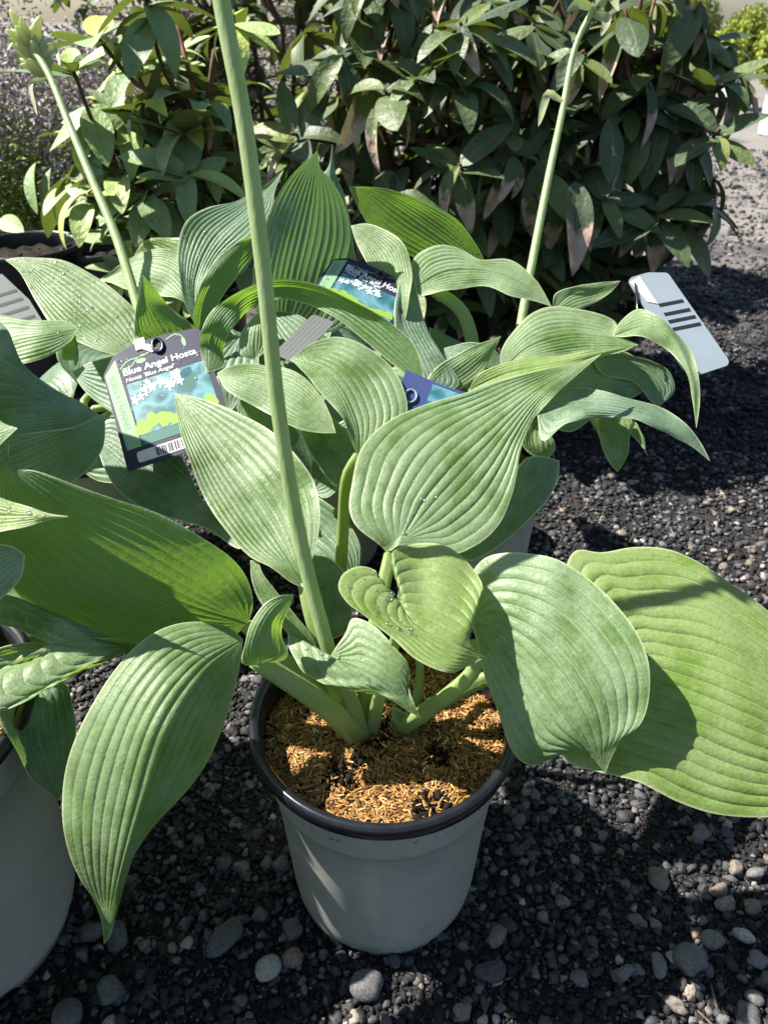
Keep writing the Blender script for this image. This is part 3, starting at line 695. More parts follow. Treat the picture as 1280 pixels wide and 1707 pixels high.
leaf(HB, [(-420, 470, .66), (-300, 420, .645), (-150, 395, .64), (-20, 420, .635)], [(-350, 330), (-200, 300, .665), (-80, 345)], [(-340, 540), (-180, 510, .615), (-70, 480)], n=6, amp=.0008, label='second unseen leaf added outside the left edge of the picture to cast shade')  # unseen leaf added to shade the wet leaf and the one under the tag
leaf(HB, [(-420, 470, .56), (-300, 400, .55), (-190, 370, .55), (-70, 400, .56)], [(-350, 330), (-220, 260, .58), (-120, 320)], [(-340, 540), (-200, 500, .53), (-110, 450)], n=6, amp=.0008, label='tall unseen leaf added outside the left edge of the picture to cast shade')  # unseen leaf added to shade the blue-green leaf at the left edge
leaf(HB, [(-330, 720, .57), (-200, 690, .56), (-80, 695, .55), (30, 714, .545)], [(-260, 590), (-150, 560, .575), (-60, 610), (0, 700)], [(-260, 830), (-150, 850, .53), (-60, 800), (0, 742)], n=6, amp=.0008, label='leaf mostly outside the left edge, only its pale tip showing')  # tip is real; unseen blade added to shade the large dark leaf

# --- hosta left back -----------------------------------------------
leaf(HC, [(238, 600, .835), (170, 548, .848), (92, 482, .870), (38, 440, .885), (9, 433, .888)], [(240, 560, .85), (228, 520), (200, 492), (160, 461, .878), (110, 437), (62, 430, .89), (30, 429)], [(225, 592), (180, 588, .825), (132, 571), (92, 546, .838), (62, 505), (34, 455, .875)],
     n=7, amp=.0012, label='pale leaf covered with water droplets pointing to the left', drops=190)
leaf(HC, [(130, 548, .80), (80, 560, .785), (20, 570, .785), (-50, 590, .79)], [(112, 535, .81), (60, 534), (0, 529, .82), (-50, 540)], [(118, 570), (90, 588), (50, 603, .765), (0, 615), (-40, 620)], n=6, amp=.0013, label='striped pale leaf folded over at the left', drops=22)
leaf(HC, [(132, 600, .79), (128, 570, .80), (120, 548, .805), (112, 537, .81)], [(105, 600), (108, 570), (110, 550)], [(126, 612), (128, 575), (124, 548)], n=3, amp=.0003, nu=24, label='dark underside of the folded leaf')
leaf(HC, [(290, 580, .835), (265, 540, .822), (245, 500, .81), (238, 457, .80)], [(228, 560, .815), (226, 530), (230, 490)], [(345, 560, .85), (312, 535), (280, 508, .83), (256, 478)], mat=M_HOSTA_BACKLIT, n=6, amp=.0006, label='pointed yellow-green leaf lit through, behind the big tag')
leaf(HC, [(330, 520, .90), (290, 450, .92), (235, 440, .94), (172, 466, .95)], [(335, 470), (310, 425, .94), (280, 414), (230, 425, .955), (195, 445)], [(300, 500, .885), (265, 492), (225, 486, .905), (195, 475)], n=7, amp=.0013, label='striped pale leaf behind the budded stalk')
leaf(HC, [(310, 440, .95), (280, 420, .955), (255, 408, .96), (225, 424, .965)], [(305, 400), (265, 397), (240, 402)], [(300, 450), (270, 440), (240, 432)], mat=M_HOSTA_LIME, n=4, amp=.0005, label='yellow-green leaf edge above the striped one')
leaf(HC, [(560, 722, .735), (500, 672, .745), (440, 640, .76), (362, 622, .775)], [(550, 690), (520, 640, .76), (470, 611), (410, 607, .79), (380, 612)], [(535, 722), (490, 712, .725), (430, 680), (380, 652, .755)], n=7, amp=.0008, label='broad leaf right of the big tag, partly in shade')
off = rloc(HC)
st = crom([P(262, 620, .86), P(230, 510, .885), P(196, 400, .905), P(150, 290, .93), P(115, 205, .95), P(80, 120, .97), P(45, 66, .985)], 40)
so = obj('flower_stalk', tube_mesh('flower_stalk', st - off, (.0062, .0060, .0056, .005, .0046, .0042), M_STALK, 14), HC, label='slender flower stalk with a cluster of pale buds at its top')
buds(HC, so, st[-1], (-.35, -.1, 1.0), 22, .040, 5)
def bract(r, so, p0, d1, d2, w, mat, seed=0):
    """thin strap-shaped bract: start, outward end, final droop"""
    p = crom([p0, p0 + d1 * .6, p0 + d1, p0 + d1 * 1.05 + d2], 14); t = np.gradient(p, axis=0); s = np.cross(t, (0.2, 1, .1)); s /= np.linalg.norm(s, axis=1)[:, None]
    wd = w * np.sin(np.pi * np.clip(np.linspace(.06, 1, 15), 0, 1)) ** .7
    V = np.vstack([p - s * wd[:, None], p + np.cross(s, t) / (np.linalg.norm(np.cross(s, t), axis=1)[:, None] + 1e-9) * wd[:, None] * .35, p + s * wd[:, None]]) - rloc(r)
    F = [(i, i + 1, 16 + i, 15 + i) for i in range(14)] + [(15 + i, 16 + i, 31 + i, 30 + i) for i in range(14)]
    obj('bract', mesh('bract', V, F, mat), so)
bract(HC, so, P(78, 130, .97), P(52, 138, .965) - P(78, 130, .97), P(62, 195, .965) - P(50, 140, .965), .0035, M_BRACT)
bract(HC, so, P(72, 92, .975), P(92, 80, .975) - P(72, 92, .975), P(100, 110, .975) - P(92, 80, .975), .004, M_BRACT)
bract(HC, so, P(45, 66, .985), P(20, 66, .98) - P(45, 66, .985), P(14, 84, .98) - P(20, 66, .98), .004, M_BRACT)

# --- hosta middle back ---------------------------------------------
leaf(HD, [(328, 545, .845), (325, 470, .860), (355, 400, .880), (410, 350, .905), (473, 283, .93)], [(308, 505), (298, 450, .855), (297, 408), (312, 368, .880), (348, 345), (400, 334, .915), (440, 310)], [(335, 500), (350, 465, .85), (382, 425), (425, 395, .875), (455, 352), (458, 320)],
     mat=M_HOSTA_BLUE, n=7, amp=.0020, label='ribbed blue-green leaf standing behind the thick stalk, tip curling up', drops=26, dregion=(.1, .5, -.9, 0))
leaf(HD, [(332, 552, .838), (340, 500, .835), (375, 440, .845), (428, 392, .870)], [(322, 535), (328, 490, .828), (358, 435), (400, 402, .855)], [(350, 545), (368, 500), (395, 460, .855), (430, 410)], mat=M_HOSTA_BACKLIT, n=5, amp=.0006, label='bright underside edge of the ribbed blue-green leaf')
leaf(HD, [(470, 560, .865), (485, 470, .850), (505, 380, .828), (520, 310, .808), (529, 251, .790)], [(440, 540), (422, 470, .830), (432, 400), (455, 340, .812), (480, 300), (505, 273, .792)], [(530, 530), (565, 460, .870), (583, 400), (576, 345, .830), (552, 300), (534, 280)],
     mat=M_HOSTA_BLUE, n=7, amp=.0018, label='tallest broad blue-green leaf in the middle, tip lit through')
leaf(HD, [(520, 560, .905), (530, 440, .895), (545, 340, .875), (554, 240, .85)], [(455, 520), (440, 420, .90), (478, 325), (545, 283, .87)], [(580, 540), (592, 430, .90), (575, 330), (560, 290)], mat=M_HOSTA_BLUE, n=6, amp=.0008, label='leaf behind the tallest one, only its narrow pale tip showing')  # tip is real; hidden blade broadened to shade the tallest leaf
leaf(HD, [(668, 560, .83), (660, 470, .84), (630, 410, .86), (585, 376, .875)], [(645, 500, .85), (612, 440), (592, 400)], [(682, 500, .82), (684, 440), (672, 405, .845), (640, 382), (610, 373)], n=7, amp=.0008, label='pale leaf with its edge rolled, right of the middle tag')
leaf(HD, [(725, 660, .80), (695, 590, .812), (668, 520, .825), (684, 440, .842)], [(690, 640), (662, 570), (657, 520, .822), (672, 455)], [(765, 640, .805), (735, 590), (705, 530, .83), (692, 470)], mat=M_HOSTA_BLUE, n=6, amp=.0009, label='green back of the rolled pale leaf')
leaf(HD, [(815, 450, .92), (740, 400, .905), (660, 345, .885), (618, 318, .875), (581, 311, .87)], [(795, 410), (760, 365, .885), (720, 340), (670, 322, .87), (630, 312)], [(790, 452), (740, 445, .925), (680, 425), (625, 390, .905), (602, 355)], mat=M_HOSTA_BACKLIT, n=7, amp=.0007, label='smooth yellow-green leaf lit through, top right of the group')
leaf(HD, [(690, 480, .84), (745, 452, .845), (820, 455, .84), (870, 475, .835), (919, 511, .83)], [(684, 448), (695, 425, .86), (730, 409), (765, 412, .86), (800, 430), (850, 434, .85), (892, 466)], [(700, 492), (750, 484, .825), (805, 478), (850, 490, .82), (885, 500)], n=7, amp=.0020, label='ribbed leaf arching to the right over the pale shoots', petiole=[(715, 478, .845), (770, 520, .85), (790, 600, .86), (780, 700, .87)], prad=(.007, .008, .01))
leaf(HD, [(345, 622, .775), (352, 560, .785), (400, 502, .80), (460, 478, .81), (540, 490, .80), (620, 530, .775), (675, 580, .755), (708, 628, .745)],
     [(334, 585), (336, 555, .775), (352, 520), (392, 488, .79), (452, 467, .80), (525, 474, .79), (592, 504, .77), (650, 540, .755), (690, 575, .745)],
     [(372, 612), (372, 580, .80), (390, 545), (415, 518, .815), (452, 500), (500, 503, .815), (560, 530, .80), (610, 570, .785), (655, 607, .77), (690, 632, .755)],
     mat=M_HOSTA_BACKLIT, n=5, amp=.0008, par=.3, label='long leaf arched like a hoop across the middle')
leaf(HD, [(600, 770, .70), (595, 700, .705), (565, 640, .715), (528, 610, .725), (484, 599, .735)], [(650, 735), (678, 690, .71), (672, 648), (648, 605, .735), (610, 575), (560, 562, .75), (520, 572), (498, 588)], [(588, 738), (565, 692, .70), (532, 652), (502, 615, .725)],
     n=7, amp=.0011, label='broad pale leaf behind the two tall front leaves', petiole=[(598, 760, .705), (580, 790, .71), (572, 880, .74), (566, 1000, .78)], prad=(.0055, .006, .007))
leaf(HD, [(425, 600, .80), (425, 570, .80), (428, 545, .802), (432, 520, .81)], [(400, 590), (402, 555)], [(448, 580), (445, 545)], n=4, amp=.0008, nu=24, label='small striped leaf glimpsed under the hoop-shaped leaf')
leaf(HD, [(780, 700, .86), (775, 600, .86), (740, 560, .865), (715, 545, .87)], [(740, 660), (720, 600)], [(820, 650), (800, 590)], mat=M_HOSTA_BLUE, n=5, label='dark leaf in shade between the middle and right plants')

leaf(HD, [(470, 760, .79), (440, 735, .78), (420, 700, .775), (400, 670, .78)], [(500, 730), (470, 690, .80), (430, 660)], [(440, 790), (400, 745, .76), (385, 700)], mat=M_HOSTA_BLUE, n=5, label='low shaded leaf under the broad one beside the big tag')
leaf(HD, [(520, 820, .78), (560, 760, .775), (590, 720, .78), (640, 690, .79)], [(520, 770), (555, 715, .79), (600, 690)], [(545, 830), (590, 780, .765), (630, 720)], mat=M_HOSTA_BLUE, n=5, label='low shaded leaf between the two tall front leaves')
leaf(HD, [(560, 640, .82), (520, 600, .82), (480, 560, .83), (450, 520, .85)], [(570, 590), (530, 550, .84), (485, 520)], [(530, 660), (480, 620, .80), (450, 570)], mat=M_HOSTA_BLUE, n=5, label='leaf in deep shade under the hoop-shaped leaf')
leaf(HD, [(470, 850, .80), (530, 890, .79), (570, 930, .775), (590, 990, .77)], [(500, 820), (560, 850, .79), (600, 910)], [(450, 890), (490, 950, .77), (550, 985)], mat=M_HOSTA_BLUE, n=5, label='low dark leaf seen between stalk and petioles')
leaf(HC, [(300, 640, .86), (250, 640, .86), (180, 640, .87), (120, 620, .89)], [(290, 590), (220, 590, .88), (160, 600)], [(300, 700), (220, 700, .84), (150, 660)], mat=M_HOSTA_BLUE, n=5, label='low dark leaf behind the big tag')
leaf(HC, [(300, 760, .83), (240, 740, .82), (180, 740, .82), (120, 770, .82)], [(280, 700), (210, 690, .835), (150, 710)], [(290, 820), (220, 810, .80), (160, 800)], mat=M_HOSTA_BLUE, n=5, label='low dark leaf just below the big tag')
leaf(HC, [(400, 560, .87), (370, 600, .85), (360, 640, .84), (380, 690, .83)], [(430, 590), (420, 640, .83), (400, 670)], [(350, 560), (330, 610, .85), (345, 660)], mat=M_HOSTA_BLUE, n=5, label='dark leaf between the hoop-shaped leaf and the tag')
leaf(HE, [(860, 700, .84), (840, 640, .83), (800, 600, .83), (740, 580, .84)], [(880, 650), (840, 595, .85), (790, 570)], [(830, 700), (780, 650, .82), (740, 610)], mat=M_HOSTA_BLUE, n=5, label='low dark leaf behind the dark blue tag')
HF = hosta('unseen hosta added outside the picture at the lower left to shade the ground', -.50, .06, seed=9, nh=1500)  # unseen plant added for the shade it casts on the near ground
def low_leaves(r, angles, z0, length, rise, width, mat, seed):
    """plain spreading leaves low in a clump: angle in degrees from the right, counter-clockwise seen from above"""
    g = np.random.default_rng(seed); o_ = rloc(r)
    for a in angles:
        a = math.radians(a + g.uniform(-8, 8)); b0 = o_ + np.array((0, 0, z0 + g.uniform(-.02, .02))); d = np.array((math.cos(a), math.sin(a), 0)); sd = np.array((-math.sin(a), math.cos(a), 0))
        Lk = length * g.uniform(.85, 1.15); w0 = width * g.uniform(.85, 1.15); ph = g.uniform(0, 6); nu, nv = 28, 42; V = []; UV = []; T = []
        for i in range(nu + 1):
            u = i / nu; c_ = b0 + d * (.04 + Lk * u) + np.array((0, 0, rise * math.sin(u * 2.6) - .10 * u * u)); w = w0 * math.sin(math.pi * min(1, .04 + u ** .8 * .96)) ** .8
            for j in range(nv + 1):
                v = j / nv * 2 - 1; f = abs(v) * 7 % 1
                V.append(c_ + sd * w * v + np.array((0, 0, .025 * v * v + .0013 * (1 - abs(2 * f - 1) ** 2.5) * math.sin(math.pi * u) + .004 * math.sin(7 * u + ph) * abs(v))) - o_)
                UV.append((u, v * 7)); T.append(.9 if abs(v) > .97 else 0)
        F = np.array([(i * (nv + 1) + j, i * (nv + 1) + j + 1, (i + 1) * (nv + 1) + j + 1, (i + 1) * (nv + 1) + j) for i in range(nu) for j in range(nv)])
        lf = obj('leaf', mesh('leaf', V, F, mat, uv=UV, col=T), r)
        obj('petiole', tube_mesh('petiole', crom([np.array((0, 0, .2)), b0 + d * .015 - o_, b0 + d * .045 - o_], 8), (.007, .005), M_PETIOLE, 10), lf)
low_leaves(HF, [11, 51, 91, 131, 171, 211, 251, 291, 331], .30, .26, .10, .085, M_HOSTA, 31)
low_leaves(HD, [60, 110, 170, 230, 275, 330], .27, .19, .05, .07, M_HOSTA_BLUE, 32)
low_leaves(HC, [20, 90, 150, 215, 270, 315], .27, .19, .05, .07, M_HOSTA_BLUE, 33)
low_leaves(HE, [25, 75, 130, 185], .27, .19, .05, .07, M_HOSTA_BLUE, 34)
low_leaves(HB, [90, 64], .235, .24, .02, .085, M_HOSTA, 36)  # hidden low leaves added to shade the ground between the two pots
low_leaves(HB, [125, 180, 235], .31, .22, .06, .08, M_HOSTA, 35)
leaf(HD, [(590, 800, .76), (555, 760, .757), (530, 715, .76), (505, 680, .77)], [(600, 750), (570, 710, .765), (530, 680)], [(560, 810), (520, 760, .75), (500, 715)], mat=M_HOSTA_BLUE, n=5, label='low dark leaf behind the stem of the broad pale leaf')
# --- hosta right back ----------------------------------------------
leaf(HE, [(835, 618, .79), (880, 580, .795), (945, 560, .80), (1000, 562, .80), (1064, 574, .79)], [(834, 590), (850, 558, .81), (885, 523), (930, 511, .825), (990, 519), (1024, 536, .815), (1034, 560)], [(855, 612), (900, 600, .78), (960, 592), (1020, 590, .782)], n=7, amp=.0015, label='light ribbed leaf pointing right above the big front leaf', drops=10, dregion=(.05, .5, -.7, .2))
leaf(HE, [(780, 650, .775), (850, 620, .77), (950, 600, .765), (1063, 575, .78)], [(800, 622), (880, 598, .782), (980, 585)], [(790, 662), (880, 632, .755), (985, 600)], mat=M_HOSTA_LIME, n=4, amp=.0006, label='yellow-green lower half of the light ribbed leaf')
leaf(HE, [(1020, 560, .80), (1075, 545, .79), (1125, 575, .775), (1155, 640, .76), (1160, 714, .76)], [(1030, 540), (1062, 516, .81), (1102, 530), (1142, 570, .785), (1163, 620), (1166, 670)], [(1035, 562), (1072, 562, .78), (1110, 582), (1140, 615, .765), (1153, 665)], n=5, amp=.0007, label='leaf curling down over the white barcode tag to a thin tip')
leaf(HE, [(895, 690, .77), (960, 672, .765), (1040, 682, .755), (1110, 710, .75), (1183, 769, .75)], [(905, 660), (960, 647, .785), (1022, 655), (1090, 675, .77), (1142, 706), (1168, 738)], [(905, 735), (950, 706, .75), (1015, 696), (1062, 702, .74), (1115, 725), (1155, 745)], mat=M_HOSTA_BLUE, n=5, amp=.0006, label='long shaded leaf reaching right, its end sunlit')
leaf(HE, [(1020, 690, .79), (1022, 725, .785), (1025, 760, .785), (1029, 787, .79)], [(998, 695), (1000, 735), (1014, 770)], [(1048, 695), (1050, 735), (1042, 768)], n=4, amp=.0012, nu=32, label='small pale striped leaf hanging straight down')
leaf(HE, [(1030, 690, .80), (1050, 712, .795), (1068, 730, .79), (1079, 760, .79)], [(1040, 690), (1065, 712)], [(1035, 708), (1062, 735)], n=3, amp=.0005, nu=24, label='small pointed leaf beside the hanging striped one')
leaf(HE, [(905, 770, .78), (890, 745, .775), (890, 715, .775), (905, 690, .78)], [(872, 745), (876, 715)], [(925, 750), (915, 715)], n=4, amp=.0008, nu=24, label='little light leaf between the big front leaf and the pot')
leaf(HE, [(920, 520, .85), (950, 492, .86), (1000, 482, .865), (1034, 468, .87)], [(925, 490), (965, 476), (1005, 470)], [(950, 520), (990, 505), (1020, 485)], n=5, amp=.0009, label='small leaf behind the light ribbed one')
leaf(HE, [(900, 700, .82), (960, 640, .83), (1030, 610, .84), (1090, 640, .85)], [(910, 630), (980, 590), (1050, 590)], [(950, 720), (1010, 680), (1060, 660)], mat=M_HOSTA_BLUE, n=5, label='dark leaf in shade under the ribbed leaf')
leaf(HE, [(700, 660, .80), (760, 620, .81), (800, 590, .82), (835, 560, .83)], [(720, 620), (770, 585)], [(740, 660), (800, 625)], n=5, label='half-shaded leaf left of the light ribbed one')
leaf(HE, [(985, 590, .83), (1080, 610, .84), (1110, 650, .84), (1095, 680, .84)], [(1040, 590), (1110, 615), (1125, 650)], [(1000, 620), (1060, 640), (1080, 665)], mat=M_HOSTA_BLUE, n=4, label='dark leaf hanging behind the barcode tag')
off = rloc(HE)
st = crom([P(850, 680, .86), P(868, 540, .89), P(890, 420, .905), P(915, 290, .925), P(938, 180, .945), P(955, 90, .955), P(972, 45, .955), P(990, 14, .95)], 40)
so = obj('flower_stalk', tube_mesh('flower_stalk', st - off, (.0058, .0055, .005, .0046, .004, .0034), M_STALK, 14), HE, label='slim bent flower stalk with dried bracts')
bract(HE, so, P(942, 172, .945), P(915, 155, .94) - P(942, 172, .945), P(898, 212, .935) - P(915, 155, .94), .005, M_BUD)
bract(HE, so, P(985, 22, .95), P(1010, 30, .95) - P(985, 22, .95), P(1000, 60, .95) - P(1010, 30, .95), .006, M_BRACT)
bract(HE, so, P(990, 14, .95), P(965, 5, .94) - P(990, 14, .95), P(945, 20, .94) - P(965, 5, .94), .006, M_BRACT)
bract(HE, so, P(992, 10, .95), P(1015, -12, .95) - P(992, 10, .95), P(1030, 20, .95) - P(1015, -12, .95), .006, M_BUD)

# ------------------------------------------------------------------ plant tags
def flat(name, c):
    return simple(name, c, .5, .25, .05, 40)
M_NAVY = flat('tag_navy', (.022, .024, .052)); M_TGREEN = None
M_WHITE = flat('print_white', (.62, .63, .64)); M_BLACKINK = flat('print_black', (.02, .02, .025)); M_TEAL = flat('print_teal', (.045, .15, .12))
M_INKGREEN = flat('print_grey_green', (.12, .22, .15)); M_PALEGREEN = flat('print_pale_green', (.24, .42, .23)); M_LIME = flat('print_lime', (.22, .36, .05))
M_BLUETAG = flat('tag_blue', (.045, .065, .17)); M_PALEBLUE = flat('tag_pale_back', (.24, .29, .325)); M_GREYTAG = flat('tag_grey_back', (.10, .12, .11)); M_DARKTAG = flat('tag_dark_back', (.05, .06, .06))
def photo_print():
    m, nt, b = nmat('print_leaf_picture')
    tc = N(nt, 'ShaderNodeTexCoord'); v = N(nt, 'ShaderNodeTexVoronoi'); v.inputs['Scale'].default_value = 45; v.feature = 'SMOOTH_F1'
    nt.links.new(tc.outputs['Object'], v.inputs['Vector'])
    n = noise(nt, tc.outputs['Object'], 80, 5, .65)
    f = math_n(nt, 'ADD', math_n(nt, 'MULTIPLY', v.outputs['Distance'], .9), math_n(nt, 'MULTIPLY', n, .5))
    c = ramp(nt, f, [(.25, (.02, .08, .07)), (.45, (.035, .15, .18)), (.65, (.13, .30, .34)), (.8, (.03, .12, .12)), (.95, (.04, .12, .05))])
    nt.links.new(c, b.inputs['Base Color']); b.inputs['Roughness'].default_value = .3
    return m
M_PHOTO = photo_print(); M_PRINTBLUE = flat('print_blue_green', (.05, .20, .25)); M_PRINTCYAN = flat('print_pale_cyan', (.13, .31, .35))
class Tag:
    """flat plastic card: TL, TR, BL corners in space; (s,t) run 0..1 across and down"""
    def __init__(s, name, label, TL, TR, BL, mat, thick=.0006, radius=.06, outline=None, shape=None, bend=0.0):
        s.o = TL; s.ex = TR - TL; s.W = np.linalg.norm(s.ex); s.ex /= s.W
        ey = BL - TL; ey -= s.ex * (ey @ s.ex); s.H = np.linalg.norm(ey); s.ey = ey / s.H
        s.n = np.cross(s.ey, s.ex)
        if s.n @ (np.array((0, 0, CAM_H)) - TL) < 0: s.n = -s.n
        s.root = root(name, label, 'plant tag', tuple(TL + s.ex * s.W * .5 + s.ey * s.H))
        s.root.rotation_euler = (0, 0, 0)
        s.off = np.array(s.root.location)
        pts = outline or [(0, 0), (1, 0), (1, 1), (0, 1)]
        s.poly('card', pts, mat, 0, thick, radius)
    def pt(s, u, v, h=0): return s.o + s.ex * s.W * u + s.ey * s.H * v + s.n * h - s.off
    def poly(s, name, pts, mat, h, thick=.00025, radius=0.0, seg=5):
        pts = [np.array(p, float) for p in pts]
        if radius:
            out = []; k = len(pts); asp = np.array((s.W, s.H))
            for i in range(k):
                a, b, c = pts[i - 1], pts[i], pts[(i + 1) % k]
                rr = radius * s.W
                d1 = (a - b) * asp; d2 = (c - b) * asp; l1, l2 = np.linalg.norm(d1), np.linalg.norm(d2)
                rr_ = min(rr, l1 * .45, l2 * .45); p1 = b + d1 / l1 * rr_ / asp; p2 = b + d2 / l2 * rr_ / asp
                for t in np.linspace(0, 1, seg): out.append((1 - t) ** 2 * p1 + 2 * t * (1 - t) * b + t * t * p2)
            pts = out
        n = len(pts)
        V = [s.pt(p[0], p[1], h + thick) for p in pts] + [s.pt(p[0], p[1], h) for p in pts]
        F = [tuple(range(n)), tuple(range(2 * n - 1, n - 1, -1))] + [(i, n + i, n + (i + 1) % n, (i + 1) % n) for i in range(n)]
        return obj(name, mesh(name, V, F, mat, smooth=False), s.root)
    def rect(s, name, u0, v0, u1, v1, mat, h=.0006, radius=0, thick=.0002):
        return s.poly(name, [(u0, v0), (u1, v0), (u1, v1), (u0, v1)], mat, h, thick, radius)
    def text(s, body, u, v, size, mat, h=.001, rot=0, bold=.0, shear=0, mirror=False, width=None):
        cu = bpy.data.curves.new('lettering', 'FONT'); cu.body = body; cu.size = size; cu.extrude = .00006; cu.offset = bold * size; cu.shear = shear
        cu.materials.append(mat)
        tmp = bpy.data.objects.new('lettering', cu); COL.objects.link(tmp); bpy.context.view_layer.update()
        me = bpy.data.meshes.new_from_object(tmp.evaluated_get(bpy.context.evaluated_depsgraph_get())); bpy.data.objects.remove(tmp)
        me.name = 'lettering'; o = bpy.data.objects.new('lettering', me); link(o, s.root)
        ex, ey = s.ex, -s.ey
        c, q = math.cos(rot), math.sin(rot)
        ax, ay = ex * c + ey * q, -ex * q + ey * c
        if np.dot(np.cross(ax, ay), s.n) < 0: pass
        nz = np.cross(ax, ay); p = s.pt(u, v, h)
        o.matrix_local = Matrix(((ax[0], ay[0], nz[0], p[0]), (ax[1], ay[1], nz[1], p[1]), (ax[2], ay[2], nz[2], p[2]), (0, 0, 0, 1)))
        return o
    def bars(s, u0, v0, u1, v1, n, mat, seed, h=.0012):
        g = np.random.default_rng(seed); V = []; F = []; x = u0
        while x < u1 - .005:
            w = g.choice([.006, .010, .016]); a = [s.pt(x, v0, h), s.pt(x + w, v0, h), s.pt(x + w, v1, h), s.pt(x, v1, h)]
            k = len(V); V += a; F.append((k, k + 1, k + 2, k + 3)); x += w + g.choice([.006, .012, .02])
        obj('barcode', mesh('barcode', V, F, mat, smooth=False), s.root)
    def path(s, name, pts, w, mat, h=.001):
        c = crom(pts, 24); V = []; F = []
        d = np.gradient(c, axis=0); d /= np.linalg.norm(d, axis=1)[:, None] + 1e-9; nn = np.stack([-d[:, 1], d[:, 0]], 1)
        for i in range(25):
            V.append(s.pt(*(c[i] + nn[i] * w), h)); V.append(s.pt(*(c[i] - nn[i] * w), h))
        F = [(2 * i, 2 * i + 1, 2 * i + 3, 2 * i + 2) for i in range(24)]
        return obj(name, mesh(name, V, F, mat, smooth=False), s.root)
def fancy_tag(name, label, TL, TR, BL, seed, wet=0):
    t = Tag(name, label, TL, TR, BL, M_NAVY, outline=[(-.13, .16), (.02, .02), (.30, -.035), (.60, -.035), (.985, .0), (1.02, .06), (1.02, .98), (1.0, 1), (.0, 1.0), (-.13, 1.0)], radius=.035)
    t.poly('green_band', [(-.115, .165), (.03, .045), (.03, .0), (.055, .0), (.055, .80), (-.09, .80)], M_PALEGREEN, .0007) if False else None
    t.poly('side_band', [(-.115, .175), (.035, .06), (.075, .84), (-.08, .84)], M_PALEGREEN, .0007)
    t.rect('picture', .085, .305, .955, .755, M_PHOTO, .0007)
    t.rect('lower_band', .085, .757, .955, .84, M_TEAL, .0007)
    g = np.random.default_rng(seed)
    for k, (cx, cy, a_, b_) in enumerate([(.22, .52, .13, .05), (.45, .53, .14, .055), (.70, .50, .13, .06), (.85, .42, .10, .07), (.30, .60, .14, .05), (.58, .61, .15, .05), (.83, .60, .11, .06), (.72, .36, .10, .04)]):
        x = np.linspace(0, 2 * np.pi, 16, endpoint=False); tl_ = .35 * math.sin(k * 2.3)
        t.poly('printed_leaf', [(cx + a_ * math.cos(q) * (1 - .25 * math.cos(q)), cy + b_ * math.sin(q) + tl_ * a_ * math.cos(q)) for q in x], (M_TEAL, M_PRINTBLUE, M_PRINTCYAN)[k % 3], .0008 + .00001 * k, .00003)
    # lime foliage at the picture's foot, white flowers above
    for k in range(7):
        cx, cy = .13 + .125 * k, .70 - .04 * math.sin(k * 1.3) ; a = np.linspace(0, 2 * np.pi, 12, endpoint=False)
        rr = .085 * (1 + .2 * np.sin(3 * a + k))
        t.poly('printed_leaf', [(cx + r_ * math.cos(x), min(.752, cy + r_ * .75 * math.sin(x))) for r_, x in zip(rr, a)], M_LIME, .00095 + .00002 * k, .00004)
    for k, (cx, cy, q) in enumerate([(.13, .455, .075), (.20, .44, .06), (.33, .385, .085), (.44, .37, .08), (.52, .42, .085), (.60, .355, .08), (.64, .41, .07), (.30, .335, .05)] + [(float(g.uniform(.2, .66)), float(.39 + g.normal(0, .035)), .04) for _ in range(12)]):
        a = np.linspace(0, 2 * np.pi, 20, endpoint=False); rr = q * .72 * (.68 + .32 * np.cos(5 * a + k))
        t.poly('printed_flower', [(cx + r_ * math.cos(x), cy + r_ * math.sin(x)) for r_, x in zip(rr, a)], M_WHITE, .0012 + .00002 * k, .00004)
    W = t.W
    t.text('Blue Angel Hosta', .075, .225, W * .117, M_WHITE, bold=.022)
    t.text("Hosta 'Blue Angel'", .085, .285, W * .073, M_WHITE, bold=.014, shear=.2)
    t.text('SOELLA | NANNEL', -.075, .20, W * .088, M_INKGREEN, rot=-math.pi / 2 + .04)
    t.text('Shade', .52, .815, W * .07, M_WHITE, bold=.02, shear=.15)
    t.rect('barcode_label', .0, .875, .93, .965, M_WHITE, .0007, .04)
    t.bars(.20, .885, .66, .955, 30, M_BLACKINK, seed)
    t.path('printed_sprig', [(.06, .155), (.16, .105), (.28, .10), (.40, .085), (.5, .04)], .005, M_PALEGREEN)
    t.path('printed_sprig', [(.08, .16), (.18, .16), (.26, .11), (.34, .085)], .005, M_PALEGREEN)
    t.path('printed_sprig', [(.62, .02), (.74, .0), (.80, .04), (.80, .085)], .005, M_PALEGREEN)
    a = np.linspace(0, 2 * np.pi, 14, endpoint=False)
    t.poly('printed_leaf', [(.30 + .055 * math.cos(x), .135 + .022 * math.sin(x)) for x in a], M_PALEGREEN, .0008, .00005)
    t.poly('printed_leaf', [(.80 + .022 * math.cos(x), .085 + .045 * math.sin(x)) for x in a], M_PALEGREEN, .0008, .00005)
    # hanging loop through the hole
    ring = np.array([t.pt(.52 + .055 * math.cos(x), .055 + .06 * math.sin(x), .002) for x in np.linspace(0, 2 * np.pi, 24)])
    obj('loop', tube_mesh('loop', ring, (.0018, .0018), M_RIM, 8, cap=False), t.root)
